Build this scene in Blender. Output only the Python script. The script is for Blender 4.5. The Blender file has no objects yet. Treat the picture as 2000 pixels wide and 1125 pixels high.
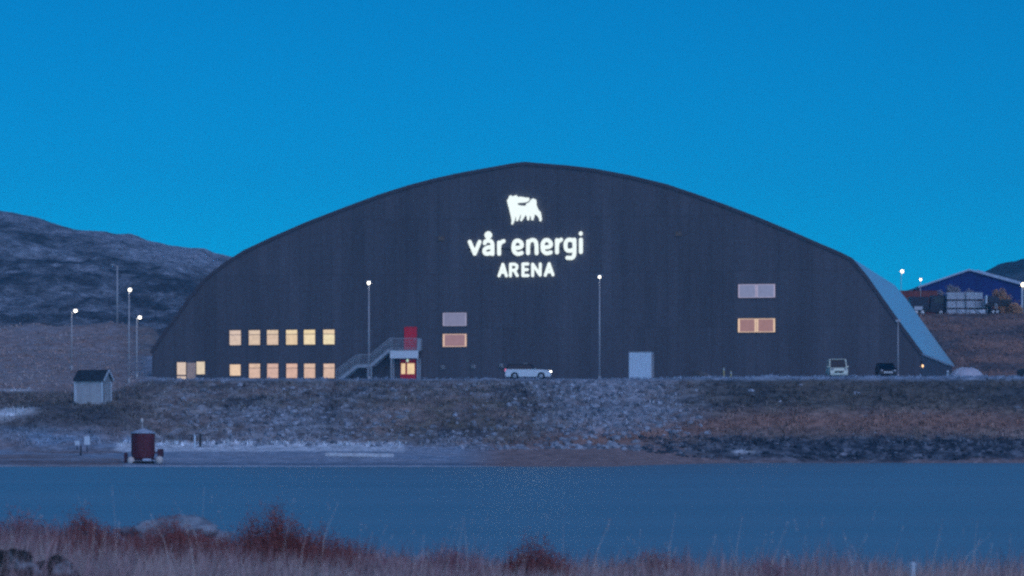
import bpy, bmesh, math, random
from mathutils import Vector, Matrix, noise as mn
from mathutils.geometry import tessellate_polygon
R = random.Random(7)
rad = math.radians
scn = bpy.context.scene
COL = scn.collection

# ------------------------------------------------------------------ camera numbers
F = 6300.0        # focal length in photo pixels (photo 2000 wide)
HZ = 859.0        # photo row of the horizon
CH = 2.0          # eye height above the lake
def at(x, y, Y):
    return Vector(((x - 1000) / F * Y, Y, CH + (HZ - y) / F * Y))
EXPOSURE = 1.9   # the picture is exposed long for the dusk
def zat(y, Y): return CH + (HZ - y) / F * Y
def xat(x, Y): return (x - 1000) / F * Y

# ------------------------------------------------------------------ materials
def nodes_of(name):
    m = bpy.data.materials.new(name); m.use_nodes = True
    nt = m.node_tree; nt.nodes.clear()
    out = nt.nodes.new('ShaderNodeOutputMaterial')
    b = nt.nodes.new('ShaderNodeBsdfPrincipled')
    nt.links.new(b.outputs[0], out.inputs['Surface'])
    return m, nt, b
def coord(nt, kind='Object', scale=None):
    tc = nt.nodes.new('ShaderNodeTexCoord')
    if scale is None: return tc.outputs[kind]
    mp = nt.nodes.new('ShaderNodeMapping'); mp.inputs['Scale'].default_value = scale
    nt.links.new(tc.outputs[kind], mp.inputs['Vector'])
    return mp.outputs[0]
def noise(nt, vec, scale, detail=4, rough=.6):
    n = nt.nodes.new('ShaderNodeTexNoise')
    n.inputs['Scale'].default_value = scale; n.inputs['Detail'].default_value = detail
    n.inputs['Roughness'].default_value = rough
    nt.links.new(vec, n.inputs['Vector'])
    return n.outputs['Fac']
def ramp(nt, fac, stops):
    r = nt.nodes.new('ShaderNodeValToRGB')
    while len(r.color_ramp.elements) > 1: r.color_ramp.elements.remove(r.color_ramp.elements[-1])
    for i, (p, c) in enumerate(stops):
        e = r.color_ramp.elements[0] if i == 0 else r.color_ramp.elements.new(p)
        e.position = p; e.color = (*c, 1)
    nt.links.new(fac, r.inputs[0])
    return r.outputs[0]
def mixc(nt, a, b, fac, mode='MIX'):
    m = nt.nodes.new('ShaderNodeMix'); m.data_type = 'RGBA'; m.blend_type = mode
    for s, v in ((m.inputs[0], fac), (m.inputs[6], a), (m.inputs[7], b)):
        if hasattr(v, 'is_linked'): nt.links.new(v, s)
        else: s.default_value = v if isinstance(v, (int, float)) else (*v, 1)
    return m.outputs[2]
def bump(nt, b, h, strength=.3, dist=.05):
    bp = nt.nodes.new('ShaderNodeBump'); bp.inputs['Strength'].default_value = strength
    bp.inputs['Distance'].default_value = dist
    nt.links.new(h, bp.inputs['Height']); nt.links.new(bp.outputs[0], b.inputs['Normal'])
def paint(name, c, rough=.6, metal=0, var=.25, scale=3.0, spec=.4):
    m, nt, b = nodes_of(name)
    f = noise(nt, coord(nt), scale, 5)
    lo = tuple(v * (1 - var) for v in c); hi = tuple(min(1, v * (1 + var)) for v in c)
    nt.links.new(ramp(nt, f, [(.25, lo), (.75, hi)]), b.inputs['Base Color'])
    b.inputs['Roughness'].default_value = rough; b.inputs['Metallic'].default_value = metal
    b.inputs['Specular IOR Level'].default_value = spec
    return m
def glow(name, c, strength, var=0.0, scale=3):
    m, nt, b = nodes_of(name)
    b.inputs['Base Color'].default_value = (.05, .05, .05, 1)
    b.inputs['Emission Strength'].default_value = strength / 2 ** EXPOSURE
    if var:
        f = noise(nt, coord(nt), scale, 3)
        lo = tuple(v * (1 - var) for v in c); hi = tuple(v * (1 + var) for v in c)
        nt.links.new(ramp(nt, f, [(.3, lo), (.7, hi)]), b.inputs['Emission Color'])
    else:
        b.inputs['Emission Color'].default_value = (*c, 1)
    return m
def lin(r, g, b):
    f = lambda v: (v / 255 / 12.92) if v / 255 <= .04045 else ((v / 255 + .055) / 1.055) ** 2.4
    return (f(r), f(g), f(b))
def vcol(name, speckle=1.2, contrast=.45, rough=.9, bumpd=.12, bump_s=.6):
    """ground whose own colours are stored per vertex, broken up by fine noise"""
    m, nt, b = nodes_of(name)
    a = nt.nodes.new('ShaderNodeVertexColor'); a.layer_name = 'own_colour'
    n1 = noise(nt, coord(nt), speckle, 6, .75)
    n2 = noise(nt, coord(nt), speckle * 3.7, 3, .6)
    lo, hi = 1 - contrast, 1 + contrast
    m1 = mixc(nt, a.outputs[0], ramp(nt, n1, [(.32, (lo,) * 3), (.68, (hi,) * 3)]), 1.0, 'MULTIPLY')
    m2 = mixc(nt, m1, ramp(nt, n2, [(.3, (1 - contrast * .6,) * 3), (.7, (1 + contrast * .6,) * 3)]), 1.0, 'MULTIPLY')
    nt.links.new(m2, b.inputs['Base Color'])
    b.inputs['Roughness'].default_value = rough; b.inputs['Specular IOR Level'].default_value = .15
    bump(nt, b, n1, bump_s, bumpd)
    return m
def foliage(name, rough=.85):
    m, nt, b = nodes_of(name)
    a = nt.nodes.new('ShaderNodeVertexColor'); a.layer_name = 'own_colour'
    n1 = noise(nt, coord(nt), 8, 2)
    nt.links.new(mixc(nt, a.outputs[0], ramp(nt, n1, [(.3, (.75,) * 3), (.7, (1.25,) * 3)]), 1.0, 'MULTIPLY'), b.inputs['Base Color'])
    b.inputs['Roughness'].default_value = rough; b.inputs['Specular IOR Level'].default_value = .15
    return m

def cladding(name, c, pitch, seam=6.0):
    m, nt, b = nodes_of(name)
    v = coord(nt)
    w = nt.nodes.new('ShaderNodeTexWave'); w.bands_direction = 'X'; w.inputs['Scale'].default_value = pitch
    nt.links.new(v, w.inputs['Vector'])
    vs = coord(nt, 'Object', (1.0, 1.0, .12))
    n1 = noise(nt, vs, .35, 5, .65)
    n2 = noise(nt, v, 2.2, 5, .7)
    c1 = ramp(nt, n1, [(.3, tuple(x * .82 for x in c)), (.7, tuple(x * 1.2 for x in c))])
    c2 = mixc(nt, c1, ramp(nt, n2, [(.3, (.85,) * 3), (.7, (1.15,) * 3)]), 1.0, 'MULTIPLY')
    # panel joints every few metres: a faintly different sheet
    br = nt.nodes.new('ShaderNodeTexBrick'); br.offset = 0
    br.inputs['Scale'].default_value = 1; br.inputs['Brick Width'].default_value = 1.2; br.inputs['Row Height'].default_value = seam
    br.inputs['Mortar Size'].default_value = .03
    br.inputs['Color1'].default_value = (.93, .93, .93, 1); br.inputs['Color2'].default_value = (1.07, 1.07, 1.07, 1)
    br.inputs['Mortar'].default_value = (.75, .75, .75, 1)
    sx = nt.nodes.new('ShaderNodeSeparateXYZ'); nt.links.new(v, sx.inputs[0])
    cx = nt.nodes.new('ShaderNodeCombineXYZ'); nt.links.new(sx.outputs[0], cx.inputs[0]); nt.links.new(sx.outputs[2], cx.inputs[1])
    nt.links.new(cx.outputs[0], br.inputs['Vector'])
    nt.links.new(mixc(nt, c2, br.outputs[0], 1.0, 'MULTIPLY'), b.inputs['Base Color'])
    b.inputs['Roughness'].default_value = .55; b.inputs['Specular IOR Level'].default_value = .3
    bump(nt, b, w.outputs['Fac'], .25, .03)
    return m

M = {}
M['wall'] = cladding('charcoal_cladding', (.10, .102, .122), 1.6)
M['trim'] = paint('dark_trim', (.075, .07, .085), .6)
M['roof'] = paint('pale_metal_roof', (.80, .95, 1.0), .30, .55, .05, .4)
M['frame'] = paint('window_frame', (.12, .1, .1), .6)
M['pale_frame'] = paint('pale_window_frame', (.5, .45, .42), .6)
M['red_door'] = paint('red_door', (.82, .03, .06), .5, var=.15)
M['wood'] = paint('brown_board', (.34, .2, .15), .7, scale=6)
M['steel'] = paint('galvanised_steel', (.42, .46, .5), .5, .25, .2, 2.0)
M['white_panel'] = paint('white_panel', (.78, .86, .9), .5, 0, .1)
M['white'] = paint('white_paint', (.62, .78, .88), .5, 0, .12)
M['grey_pole'] = paint('grey_pole', (.48, .5, .52), .5, .2, .15)
M['dark'] = paint('dark_plastic', (.03, .03, .032), .6)
M['rubber'] = paint('rubber', (.02, .02, .022), .8)
M['glass'] = paint('dark_glass', (.010, .02, .035), .12, 0, .1, spec=.3)
M['silver'] = paint('silver_car_paint', (.78, .84, .88), .3, .15, .05)
M['cream'] = paint('cream_van_paint', (.85, .92, .76), .4, 0, .06)
M['black_car'] = paint('black_car_paint', (.022, .024, .03), .35, 0, .2)
M['grille'] = paint('pale_chrome', (.4, .42, .45), .35, .6)
M['red_body'] = paint('weathered_red_paint', (.125, .024, .034), .7, 0, .45, 3.5)
M['red_dark'] = paint('dull_red_paint', (.085, .03, .045), .8, 0, .4, 4)
M['frost'] = paint('frosted_sheet', (.5, .6, .72), .7, 0, .2, 4)
M['buoy_white'] = paint('off_white_float', (.68, .66, .62), .6, 0, .15, 5)
M['hut_wall'] = cladding('pale_boarding', (.5, .56, .6), 4.0, 9.0)
M['hut_roof'] = paint('dark_felt_roof', (.03, .045, .06), .8, 0, .5, 2.5)
M['concrete'] = paint('pale_concrete', (.6, .66, .7), .85, 0, .3, 3)
M['yellow'] = paint('faded_yellow_paint', (.62, .52, .22), .6)
M['navy'] = cladding('navy_cladding', (.006, .03, .2), 2.0)
M['pale_trim'] = paint('pale_blue_trim', (.45, .6, .78), .5)
M['rust'] = paint('rusty_red_steel', (.24, .07, .065), .7, 0, .45, 1.5)
M['lorry'] = paint('dark_blue_lorry', (.015, .022, .05), .4, 0, .25)
M['tote'] = paint('translucent_plastic_tote', (.56, .66, .74), .5, 0, .25, 2)
M['tote_cage'] = paint('galvanised_cage', (.42, .48, .55), .5, .4)
M['pallet'] = paint('weathered_pallet', (.12, .1, .09), .9)
M['stone'] = paint('grey_stone', (.12, .115, .12), .9, 0, .6, 1.5)
M['dome'] = paint('white_membrane', (.62, .62, .7), .6, 0, .12, 2)
M['sign'] = glow('sign_light', (.90, 1.0, .97), 1.08)
M['lamp'] = glow('lamp_light', (1.0, .93, .80), 4)
M['lamp_warm'] = glow('warm_lamp_light', (1.0, .84, .60), 4)
M['headlamp'] = glow('headlamp_light', (1.0, .97, .92), 6)
M['tail'] = glow('tail_lamp_light', (1.0, .16, .34), 1.1)
M['ground'] = vcol('frosted_ground', .9, .5)
M['hill'] = vcol('heath_hill', .45, .6, bumpd=1.2, bump_s=1.0)
M['foliage'] = foliage('plant_matter')
M['rocks'] = vcol('frosted_stones', 2.5, .4)

# ------------------------------------------------------------------ mesh builder
class MB:
    def __init__(s): s.v = []; s.f = []; s.c = None
    def add(s, vs, fs):
        o = len(s.v); s.v += [tuple(p) for p in vs]; s.f += [tuple(i + o for i in f) for f in fs]
        return s
    def box(s, x0, x1, y0, y1, z0, z1):
        vs = [(x, y, z) for z in (z0, z1) for y in (y0, y1) for x in (x0, x1)]
        return s.add(vs, [(0, 2, 3, 1), (4, 5, 7, 6), (0, 1, 5, 4), (2, 6, 7, 3), (0, 4, 6, 2), (1, 3, 7, 5)])
    def tube(s, p0, p1, r0, r1=None, n=8, cap=True):
        r1 = r0 if r1 is None else r1
        p0, p1 = Vector(p0), Vector(p1); d = (p1 - p0).normalized()
        a = d.orthogonal().normalized(); b = d.cross(a)
        vs = []
        for p, r in ((p0, r0), (p1, r1)):
            for i in range(n):
                t = 2 * math.pi * i / n; vs.append(p + a * math.cos(t) * r + b * math.sin(t) * r)
        fs = [(i, (i + 1) % n, n + (i + 1) % n, n + i) for i in range(n)]
        if cap: fs += [tuple(range(n - 1, -1, -1)), tuple(range(n, 2 * n))]
        return s.add(vs, fs)
    def bar(s, p0, p1, w, h):
        """rectangular bar, w across, h upwards"""
        p0, p1 = Vector(p0), Vector(p1); d = (p1 - p0).normalized()
        up = Vector((0, 0, 1)) if abs(d.z) < .95 else Vector((0, 1, 0))
        a = d.cross(up).normalized() * (w / 2); b = a.cross(d).normalized() * (h / 2)
        vs = [p + i * a + j * b for p in (p0, p1) for i, j in ((-1, -1), (1, -1), (1, 1), (-1, 1))]
        return s.add(vs, [(0, 1, 2, 3), (7, 6, 5, 4), (0, 4, 5, 1), (1, 5, 6, 2), (2, 6, 7, 3), (3, 7, 4, 0)])
    def lathe(s, c, prof, n=24, axis='Z'):
        vs = []; c = Vector(c)
        for r, h in prof:
            for i in range(n):
                t = 2 * math.pi * i / n; x, y = r * math.cos(t), r * math.sin(t)
                vs.append(c + (Vector((x, y, h)) if axis == 'Z' else Vector((x, h, y)) if axis == 'Y' else Vector((h, x, y))))
        fs = []
        for k in range(len(prof) - 1):
            for i in range(n):
                j = (i + 1) % n; fs.append((k * n + i, k * n + j, (k + 1) * n + j, (k + 1) * n + i))
        fs.append(tuple(range(n - 1, -1, -1))); fs.append(tuple(range((len(prof) - 1) * n, len(prof) * n)))
        return s.add(vs, fs)
    def ball(s, c, rx, ry=None, rz=None, nu=14, nv=8):
        ry = rx if ry is None else ry; rz = rx if rz is None else rz; c = Vector(c)
        vs = [c + Vector((0, 0, -rz))]
        for k in range(1, nv):
            ph = -math.pi / 2 + math.pi * k / nv
            for i in range(nu):
                t = 2 * math.pi * i / nu
                vs.append(c + Vector((rx * math.cos(ph) * math.cos(t), ry * math.cos(ph) * math.sin(t), rz * math.sin(ph))))
        vs.append(c + Vector((0, 0, rz))); e = len(vs) - 1
        fs = [(0, 1 + (i + 1) % nu, 1 + i) for i in range(nu)]
        for k in range(nv - 2):
            for i in range(nu):
                j = (i + 1) % nu; a = 1 + k * nu; fs.append((a + i, a + j, a + nu + j, a + nu + i))
        a = 1 + (nv - 2) * nu
        fs += [(a + i, a + (i + 1) % nu, e) for i in range(nu)]
        return s.add(vs, fs)
    def prism(s, poly, y0, y1, plane='XZ'):
        """polygon in x,z pushed from y0 to y1"""
        tr = tessellate_polygon([[Vector((p[0], p[1], 0)) for p in poly]])
        n = len(poly)
        vs = [(p[0], y0, p[1]) for p in poly] + [(p[0], y1, p[1]) for p in poly]
        fs = [tuple(t) for t in tr] + [tuple(n + i for i in reversed(t)) for t in tr]
        fs += [(i, (i + 1) % n, n + (i + 1) % n, n + i) for i in range(n)]
        return s.add(vs, fs)
    def build(s, name, mat, parent=None, off=(0, 0, 0), smooth=False, bevel=0, colors=None):
        me = bpy.data.meshes.new(name)
        ox, oy, oz = off
        me.from_pydata([(x - ox, y - oy, z - oz) for x, y, z in s.v], [], s.f)
        bm = bmesh.new(); bm.from_mesh(me)
        if not colors: bmesh.ops.recalc_face_normals(bm, faces=bm.faces)
        if bevel:
            es = [e for e in bm.edges if len(e.link_faces) == 2 and e.calc_face_angle(0) > .5]
            bmesh.ops.bevel(bm, geom=es, offset=bevel, segments=2, affect='EDGES', clamp_overlap=True)
        bm.to_mesh(me); bm.free()
        if smooth:
            me.polygons.foreach_set('use_smooth', [True] * len(me.polygons))
        if colors:
            at_ = me.color_attributes.new('own_colour', 'FLOAT_COLOR', 'POINT')
            flat = []
            for c in colors: flat += [c[0], c[1], c[2], 1.0]
            at_.data.foreach_set('color', flat)
        me.materials.append(mat)
        o = bpy.data.objects.new(name, me); COL.objects.link(o)
        if parent: o.parent = parent
        return o
def tag(o, label=None, cat=None, group=None, kind=None):
    if label: o['label'] = label
    if cat: o['category'] = cat
    if group: o['group'] = group
    if kind: o['kind'] = kind
    return o
def thing(name, label, cat, loc=(0, 0, 0), rz=0, group=None):
    o = bpy.data.objects.new(name, None); COL.objects.link(o)
    o.location = loc; o.rotation_euler = (0, 0, rz); o.empty_display_size = .3
    return tag(o, label, cat, group)
def copy_tree(o, parent=None):
    c = o.copy(); COL.objects.link(c)
    if parent: c.parent = parent
    for ch in list(o.children): copy_tree(ch, c)
    return c

# ------------------------------------------------------------------ terrain
def sstep(a, b, x):
    t = max(0., min(1., (x - a) / (b - a))); return t * t * (3 - 2 * t)
def interp(pts, x):
    if x <= pts[0][0]: return pts[0][1]
    for (a, u), (b, v) in zip(pts, pts[1:]):
        if x <= b: return u + (v - u) * (x - a) / (b - a)
    return pts[-1][1]
P_MID = [(228, -.6), (240, 0), (252, .12), (262, .5), (275, .95), (287, 1.45), (300, 4.2), (317, 7.7), (320, 8.0), (324, 8.1), (405, 8.2), (470, 10), (520, 12), (1500, 14)]
P_RIGHT = [(258, -.8), (279, 0), (284, .9), (292, 1.9), (301, 3.6), (318, 8.1), (321, 8.28), (335, 8.35), (402, 8.4), (455, 19.6), (466, 20.2), (520, 20.4), (700, 22), (1500, 26)]
P_LEFT = [(228, -.6), (240, 0), (262, .5), (278, 1.0), (284, 2.0), (292, 4.6), (298, 5.2), (304, 5.4), (318, 6.3), (330, 7.0), (345, 8.0), (400, 12.2), (500, 19.4), (560, 21), (1500, 22)]
def n3(x, y, s, o=0.0): return mn.noise(Vector((x * s + o, y * s - o * .7, o * 1.3)))
def fbm(x, y, s, o=0.0): return .55 * n3(x, y, s, o) + .3 * n3(x, y, s * 2.1, o + 5) + .2 * n3(x, y, s * 4.3, o + 9)
def zbase(X, Y):
    q = X / Y * F + 1000
    k = sstep(328, 345, Y)
    wl = 1 - sstep(205 + 93 * k, 325 + 15 * k, q); wr = sstep(1180, 1480, q)
    wm = 1 - wl - wr
    yy = Y + 1.6 * n3(X, Y, .07, 3) * sstep(232, 262, Y) * (1 - sstep(312, 322, Y))
    return wl * interp(P_LEFT, yy) + wr * interp(P_RIGHT, yy) + wm * interp(P_MID, yy), wl, wm, wr, q
def ground(X, Y):
    z, wl, wm, wr, q = zbase(X, Y)
    rough = sstep(270, 290, Y) * (1 - sstep(317, 322, Y)) + .35 * wl * sstep(318, 350, Y) + .5 * wr * sstep(402, 415, Y) * (1 - sstep(452, 460, Y)) + .55 * wr * sstep(278, 283, Y) * (1 - sstep(284, 292, Y))
    z += wl * sstep(380, 460, Y) * (1.3 * n3(X, Y, .07, 23) + .5 * n3(X, Y, .21, 29))
    z += rough * (.55 * fbm(X, Y, .35) + .22 * n3(X, Y, 1.6, 4)) + .03 * n3(X, Y, .5, 8)
    return z
FROST = Vector((.46, .52, .60)); SNOW = Vector((.80, .90, .96)); BROWN = Vector((.40, .25, .20)); MAUVE = Vector((.42, .34, .31))
HEATH = Vector((.10, .115, .135)); GRAVEL = Vector((.32, .44, .56)); OLIVE = Vector((.25, .22, .16)); DARK = Vector((.055, .075, .10))
def gcol(X, Y, z):
    q = X / Y * F + 1000
    wl = 1 - sstep(205, 325, q); wr = sstep(1180, 1480, q)
    a = fbm(X, Y, .16, 2); b = fbm(X, Y, .55, 7); c = fbm(X, Y, 1.5, 11)
    # lake shelf, gravel with frost
    shelf = GRAVEL.lerp(FROST, max(0, min(1, .55 + 1.0 * a + .5 * b)))
    if 1.0 < z < 1.75 and 225 < q < 790 and Y < 292: return SNOW.lerp(FROST, max(0, min(.8, .05 + b)))
    if q < 1000: shelf = shelf.lerp(SNOW, .6) if Y < 243.5 + b else shelf.lerp(Vector((.12, .2, .29)), .75 * math.exp(-((Y - 250 - 3 * a) / 4) ** 2))
    if q > 900: shelf = shelf.lerp(BROWN, min(1, .8 * sstep(880, 1000, q)))
    if q < 240: shelf = shelf.lerp(BROWN.lerp(HEATH, .4), max(0, min(.8, .45 + 1.4 * a)))
    # bank
    k = max(0, min(1, .42 + 1.15 * a))
    bank = HEATH.lerp(MAUVE, k).lerp(OLIVE, max(0, min(.7, .3 + 1.6 * b)))
    pale = .14 + 1.0 * b + .9 * c + .62 * math.exp(-((q - 1210) / 140) ** 2) * (z > 2.2) + .35 * math.exp(-((q - 560) / 170) ** 2) * (z < 5)
    pale -= .45 * math.exp(-((q - 900) / 130) ** 2) * (z < 6)
    pale += .8 * math.exp(-((q - 890) / 60) ** 2) * (z < 2.6)
    pale *= 1 - .75 * sstep(1330, 1480, q); pale *= 1 - .7 * (1 - sstep(230, 330, q))
    bank = bank.lerp(FROST, max(0, min(.85, pale)))
    if q > 980:
        g = sstep(980, 1150, q) * math.exp(-((z - (2.0 + 1.6 * wr + .5 * a)) / (.75 + .35 * wr)) ** 2)
        bank = bank.lerp(BROWN, min(1, .95 * g))
    if wr > 0:
        bank = bank.lerp(DARK.lerp(OLIVE, .25 + .4 * k), .75 * wr * sstep(4.6, 5.6, z + .8 * a))
        bank = bank.lerp(DARK.lerp(FROST, max(0, min(.7, .12 + .9 * b + .8 * c))), wr * (1 - sstep(1.7, 2.6, z + .6 * a)))
    if wr > .3 and Y < 292: bank = bank.lerp(SNOW, .9 * math.exp(-((q - 1452) / 22) ** 2 - ((z - 1.0) / .22) ** 2))
    if wl > 0:
        bank = bank.lerp(HEATH, .6 * wl * (1 if z < 5 else .3))
    t = sstep(284, 290, Y) if wr < .5 else sstep(278, 282, Y)
    col = shelf.lerp(bank, t)
    # plateau and what lies behind it
    top = GRAVEL.lerp(FROST, .35)
    col = col.lerp(top, sstep(7.7, 8.1, z) * (1 - wl) * (Y < 404))
    if wl > 0:
        slope = MAUVE.lerp(BROWN, max(0, min(.6, .3 + a))).lerp(FROST, max(0, min(.6, .2 + .8 * b)))
        col = col.lerp(slope, wl * sstep(318, 336, Y))
        s1 = math.exp(-((q - 20) / 45) ** 2) * (math.exp(-((Y - 292 - .02 * q) / 1.6) ** 2) + .7 * math.exp(-((Y - 331) / 2.2) ** 2))
        col = col.lerp(SNOW, min(1, 1.2 * s1))
    if Y > 404 and wr > 0:
        hs = BROWN.lerp(HEATH, max(0, min(.8, .45 + 1.0 * a + .6 * b)))
        col = col.lerp(hs, wr)
    return col
def axis(segs):
    out = []
    for a, b, st in segs:
        n = max(1, int(round((b - a) / st))); out += [a + (b - a) * i / n for i in range(n)]
    out.append(segs[-1][1]); return out
def sheet(name, xs, ys, zf, cf, mat):
    m = MB(); nx = len(xs); cols = []
    vs = []
    for y in ys:
        for x in xs:
            z = zf(x, y); vs.append((x, y, z)); cols.append(cf(x, y, z))
    fs = [(j * nx + i, j * nx + i + 1, (j + 1) * nx + i + 1, (j + 1) * nx + i) for j in range(len(ys) - 1) for i in range(nx - 1)]
    m.add(vs, fs)
    o = m.build(name, mat, colors=cols, smooth=True)
    tag(o, kind='structure'); return o
xs = axis([(-900, -300, 60), (-300, -100, 10), (-100, -62, 2), (-62, 62, .45), (62, 100, 2), (100, 300, 10), (300, 900, 60)])
ys = axis([(222, 250, 1.0), (250, 322, .42), (322, 350, 1.2), (350, 470, 2.0), (470, 620, 6), (620, 1500, 60)])
sheet('ground', xs, ys, ground, gcol, M['ground'])

# lake
m, nt, b = nodes_of('lake_surface')
v = coord(nt, 'Object', (.35, 1.0, 1.0))
w1 = noise(nt, v, 1.3, 5, .65)
w2 = noise(nt, coord(nt, 'Object', (.02, .06, 1)), 1.0, 3)
nt.links.new(ramp(nt, w2, [(.3, (.17, .31, .39)), (.7, (.21, .38, .47))]), b.inputs['Base Color'])
rr = nt.nodes.new('ShaderNodeMapRange'); rr.inputs['To Min'].default_value = .36; rr.inputs['To Max'].default_value = .48
nt.links.new(w2, rr.inputs['Value']); nt.links.new(rr.outputs[0], b.inputs['Roughness'])
b.inputs['Specular IOR Level'].default_value = .5
bump(nt, b, w1, .35, .06)
o = MB().add([(-900, 5, 0), (900, 5, 0), (900, 300, 0), (-900, 300, 0)], [(0, 1, 2, 3)]).build('lake', m)
tag(o, kind='structure')

# hills
ridge = [(-400, 395), (-150, 398), (0, 413), (60, 422), (90, 431), (125, 443), (150, 449), (205, 453), (225, 459), (255, 458), (290, 470), (330, 478), (370, 484), (398, 485), (420, 495), (450, 501), (480, 505), (560, 530), (700, 580), (1000, 690)]
def hill_z(X, Y):
    q = X / 800 * F + 1000
    top = zat(interp(ridge, q), 800)
    base = 18.0
    if Y < 500: return 14 - (500 - Y) * 1.2
    t = (Y - 505) / 295
    if t <= 1:
        g = .80 * t + .20 * t * t
        edge = t * (1 - t) * 4
        g += .055 * n3(X, Y, .016, 3) * edge + .04 * edge * n3(X * .4, Y, .045, 6)
        z = base - 3 + (top - base + 3) * g
        z += (.5 + 1.7 * edge) * (.9 * fbm(X, Y, .09, 1) + .5 * fbm(X, Y, .3, 5) + .5 * abs(n3(X, Y * .6, .17, 15)))
    else:
        z = top - (t - 1) * 90 + .6 * fbm(X, Y, .09, 1)
    return z
def hill_c(X, Y, z):
    t = (Y - 505) / 295
    a = fbm(X * .6, Y * .6, .045, 2); b = fbm(X, Y * .6, .13, 8); c = fbm(X, Y * .5, .4, 12)
    fr = .30 + 1.1 * a + .9 * b + .7 * c + .35 * sstep(.62, .8, t) - .25 * math.exp(-((t - .5) / .1) ** 2)
    col = HEATH.lerp(FROST, max(0, min(.95, fr)))
    col = col.lerp(MAUVE, .8 * (1 - sstep(.02, .26, t + .12 * a)))
    return col
sheet('hill', axis([(-330, -140, 6), (-140, -55, .8), (-55, 90, 4)]), axis([(482, 500, 4), (500, 815, 1.5), (815, 900, 12)]), hill_z, hill_c, M['hill'])
ridge2 = [(1700, 600), (1880, 556), (1915, 533), (1930, 523), (1945, 518), (1962, 512), (1985, 507), (2000, 503), (2080, 484), (2300, 450), (2600, 470)]
def mount_z(X, Y):
    q = X / 1200 * F + 1000; top = zat(interp(ridge2, q), 1200); t = (Y - 1000) / 200
    z = 20 + (top - 20) * (t if t < 1 else 2 - t)
    return z + 1.6 * fbm(X, Y, .06, 3) + .8 * fbm(X, Y, .2, 3)
sheet('mountain', axis([(120, 160, 6), (160, 200, 1.5), (200, 330, 6)]), axis([(1000, 1210, 3), (1210, 1390, 20)]), mount_z,
      lambda X, Y, z: DARK.lerp(HEATH.lerp(FROST, .25), max(0, min(1, .35 + 1.2 * fbm(X, Y, .05, 4)))), M['hill'])

# near bank
def near_z(X, Y):
    left = 1 - sstep(-5.5, 3.0, X)
    z = .30 + .36 * left - .014 * max(0, Y - 30) * (1 + .5 * left) + .10 * fbm(X, Y, .45, 4) + .04 * n3(X, Y, 1.7, 2)
    return z - .35 * sstep(40, 47, Y + 2.0 * n3(X, Y, .3, 6) - 1.5 * left)
sheet('near_bank', axis([(-60, -14, 3), (-14, 14, .35), (14, 60, 3)]), axis([(-12, 24, 2), (24, 48, .35)]), near_z,
      lambda X, Y, z: MAUVE.lerp(HEATH, max(0, min(.7, .35 + fbm(X, Y, .6, 2)))), M['ground'])

# ------------------------------------------------------------------ plants and stones on the ground (uncountable)
class Leaves:
    def __init__(s): s.m = MB(); s.c = []
    def blade(s, p, h, w, lean, col):
        a = R.uniform(0, 6.283); dx, dy = math.cos(a) * w / 2, math.sin(a) * w / 2
        lx, ly = lean
        x, y, z = p
        s.m.add([(x - dx, y - dy, z), (x + dx, y + dy, z), (x + dx * .7 + lx * .35, y + dy * .7 + ly * .35, z + h * .6), (x - dx * .7 + lx * .35, y - dy * .7 + ly * .35, z + h * .6), (x + lx, y + ly, z + h)],
                [(0, 1, 2, 3), (3, 2, 4)])
        s.c += [col] * 5
    def leaf(s, p, r, col):
        a = Vector((R.gauss(0, 1), R.gauss(0, 1), R.gauss(0, 1))).normalized(); b = a.orthogonal().normalized() * r; a = a * r * .6
        p = Vector(p); s.m.add([p - b, p + a, p + b, p - a], [(0, 1, 2, 3)]); s.c += [col] * 4
    def build(s, name, parent=None, mat=None): return s.m.build(name, mat or M['foliage'], parent, colors=s.c)
def vary(c, k=.3):
    f = R.uniform(1 - k, 1 + k); return tuple(max(.005, v * f) for v in c)

L = Leaves(); n = 0
while n < 15000:
    Y = R.uniform(280, 322); X = R.uniform(-66, 66) * Y / 320
    z = ground(X, Y)
    if z < 1.5 or z > 8.4: continue
    dens = .45 + .9 * fbm(X, Y, .25, 21)
    if R.random() > dens + .25: continue
    g = gcol(X, Y, z) * R.uniform(.55, 1.35)
    s_ = R.uniform(.12, .42) * (1 + .8 * max(0, fbm(X, Y, .2, 33)))
    if z > 7.5: s_ *= .6
    for k in range(R.randint(4, 7)):
        L.blade((X + R.gauss(0, .12), Y + R.gauss(0, .12), z - .03), s_ * R.uniform(.6, 1.2), s_ * R.uniform(.15, .4), (R.gauss(0, .14), R.gauss(0, .14)), vary(g, .3))
    n += 1
tag(L.build('bank_vegetation'), 'low frosted heather and dead grass covering the bank below the arena', 'ground cover', kind='stuff')
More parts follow.
